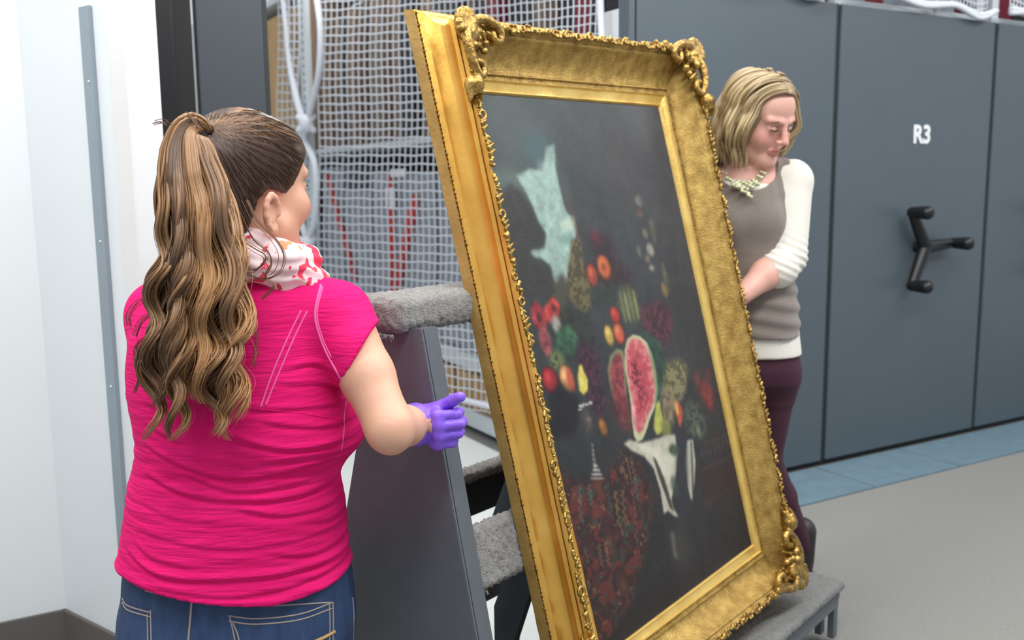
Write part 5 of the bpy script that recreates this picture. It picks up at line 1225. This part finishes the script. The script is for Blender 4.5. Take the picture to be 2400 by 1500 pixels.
def vpost(F, X, Y, Z):
    d = np.sqrt((X-nkc[0])**2+((Y-nkc[1]+.060)/1.15)**2+((Z-nkc[2]-.030)/1.0)**2)-.099
    F = np.maximum(F, -d)
    ah = np.sqrt(((Z-sL[2]+.0)/.10)**2+((Y-sL[1])/.16)**2)
    edge = np.interp(Z, [p2(0, 640)[2], p2(0, 560)[2], p2(0, 460)[2], p2(0, 390)[2]], [arx+.05, p2(1826, 560)[0], p2(1834, 460)[0], p2(1848, 380)[0]])
    F = np.maximum(F, np.where(Z > p2(0, 640)[2], X-edge, -1.))
    w_ = .0028*np.sin(X*150+Z*30)*np.clip((Z-p2(0, 560)[2])*8, 0, 1)*np.clip((X-p2(1770, 450)[0])*14, 0, 1)+.0035*np.sin(Z*120+X*22)*np.clip((p2(0, 640)[2]-Z)*12, 0, 1)
    return F+w_
V, Q = sdf(vs_, .0048, post=vpost); link('vest', mesh_from('vest', V, Q), M['vest'], w2)
# necklace
nk_pr = []; vb = None
me_v = mesh_from('tmpv', V, Q); vb = bvh_of(me_v)
r5 = np.random.default_rng(3)
ctr_ = [(1698, 405), (1708, 420), (1720, 428), (1732, 428), (1744, 430), (1756, 428), (1768, 424), (1780, 415), (1788, 405), (1722, 436), (1735, 440), (1748, 442), (1760, 438), (1750, 452), (1756, 460), (1742, 450), (1728, 432), (1772, 430)]
P = [p2(x+q, y+q*.5, float(np.interp(y, [395, 430, 460], [-.070, -.108, -.130]))) for x, y in ctr_ for q in (-4, 4)]
for p in P: nk_pr.append(Ell(p, (r5.uniform(.0045, .008),)*3, k=.001))
if nk_pr: link('necklace', sdf_mesh('necklace', nk_pr, .0028), M['neck'], w2)
bpy.data.meshes.remove(me_v)
# bobbed hair
MT2 = HA2.T; s2 = HS2
hp = [Ell(HL2(0, -.022, .028), (.086*s2, .100*s2, .096*s2), M=MT2, k=.02), Ell(HL2(-.062, -.03, -.03), (.040*s2, .075*s2, .085*s2), M=MT2, k=.03), Ell(HL2(.062, -.03, -.03), (.040*s2, .075*s2, .085*s2), M=MT2, k=.03), Ell(HL2(0, -.075, -.03), (.080*s2, .045*s2, .085*s2), M=MT2, k=.03)]
def facecut(F, X, Y, Z):
    x = ((X-hc2[0])*HA2[0, 0]+(Y-hc2[1])*HA2[0, 1]+(Z-hc2[2])*HA2[0, 2])/s2; y = ((X-hc2[0])*HA2[1, 0]+(Y-hc2[1])*HA2[1, 1]+(Z-hc2[2])*HA2[1, 2])/s2; z = ((X-hc2[0])*HA2[2, 0]+(Y-hc2[1])*HA2[2, 1]+(Z-hc2[2])*HA2[2, 2])/s2
    d = np.sqrt((x/.064)**2+((z+.03)/.112)**2)-1; face = np.maximum(d*.06, (.010-y)) 
    return np.maximum(F, -face*s2)
V, Q = sdf(hp, .0045, post=facecut)
h2c = link('hair', mesh_from('hair', V, Q, cols=np.ones((len(V), 1))*np.array(lin(134, 112, 84))[None]), M['hair'], w2); 
def bob(n, seed, rad0, rad1, ns_=1.):
    r6 = np.random.default_rng(seed); M2 = 36; s = np.linspace(0, 1, M2); PP, RR, CC = [], [], []
    for i in range(n):
        side = -1 if r6.random() < .6 else 1
        a = r6.uniform(-.92, 2.9)      # start along parting, angle around: -.9 front .. 2.9 back
        # end azimuth about head measured from side (0) to front(-) / back (+)
        px_, py_ = .012*1, np.interp(a, [-.95, 2.9], [.088, -.10]); 
        st = np.array([px_*1.0, py_*.9, np.interp(py_, [-.10, -.05, 0, .05, .09], [.098, .124, .134, .124, .092])])
        az0 = np.interp(a, [-.92, 0, 2.9], [.62, .1, -1.5]); 
        rx, ry = .086+r6.uniform(0, .018), .104+r6.uniform(0, .012)
        ex = side*rx*math.cos(az0); ey_ = ry*math.sin(az0)-.01
        zend = -.118+r6.uniform(-.02, .012)+(.012 if az0 > .4 else 0)
        lock = int((a+1)*4)+20*(side > 0); rl = np.random.default_rng(70+lock); ph = rl.uniform(0, 6.28)+r6.normal(0, .25)
        rx += .006*math.sin(lock*2.1)
        P = []
        for q in s:
            ang = min(1., q/.42)*PI/2; tt2 = max(0, (q-.42)/.58)
            x = st[0]+(ex-st[0])*math.sin(ang); y = st[1]+(ey_-st[1])*math.sin(ang); z = st[2]-(st[2]-.035)*(1-math.cos(ang))
            bulge = 1+.10*math.sin(ang)*math.cos(ang)
            x *= bulge; z2 = .035+(zend-.035)*tt2; z = z if q < .42 else z2
            wv = .024*(.3+.7*tt2)*math.sin(2*PI*1.7*q+ph)*ns_*min(1, q*2.5); inw = -.024*tt2**2
            x += side*(wv+inw+.022*math.sin(PI*min(1, tt2*1.1))); y += wv*.8
            P.append(HL2(x, y, z+.006*math.sin(3*q+ph)*ns_))
        PP.append(P); RR.append(np.interp(s, [0, .06, .8, 1], [.4, 1, .8, .15])*r6.uniform(rad0, rad1))
        l_ = np.clip(.35+.35*rl.random()+.3*r6.random()-.25+.4*s, 0, 1)[:, None]; CC.append((np.array(lin(112, 90, 66))*(1-l_)+np.array(lin(204, 180, 134))*l_)*r6.uniform(.8, 1.1))
    return PP, RR, CC
a, b, c = bob(420, 1, .003, .006); strands('hair_locks', a, b, c, M['hair'], h2c, 5)
a, b, c = bob(500, 2, .0008, .0016, 1.2); strands('fine_strands', a, b, c, M['hair'], h2c, 3)
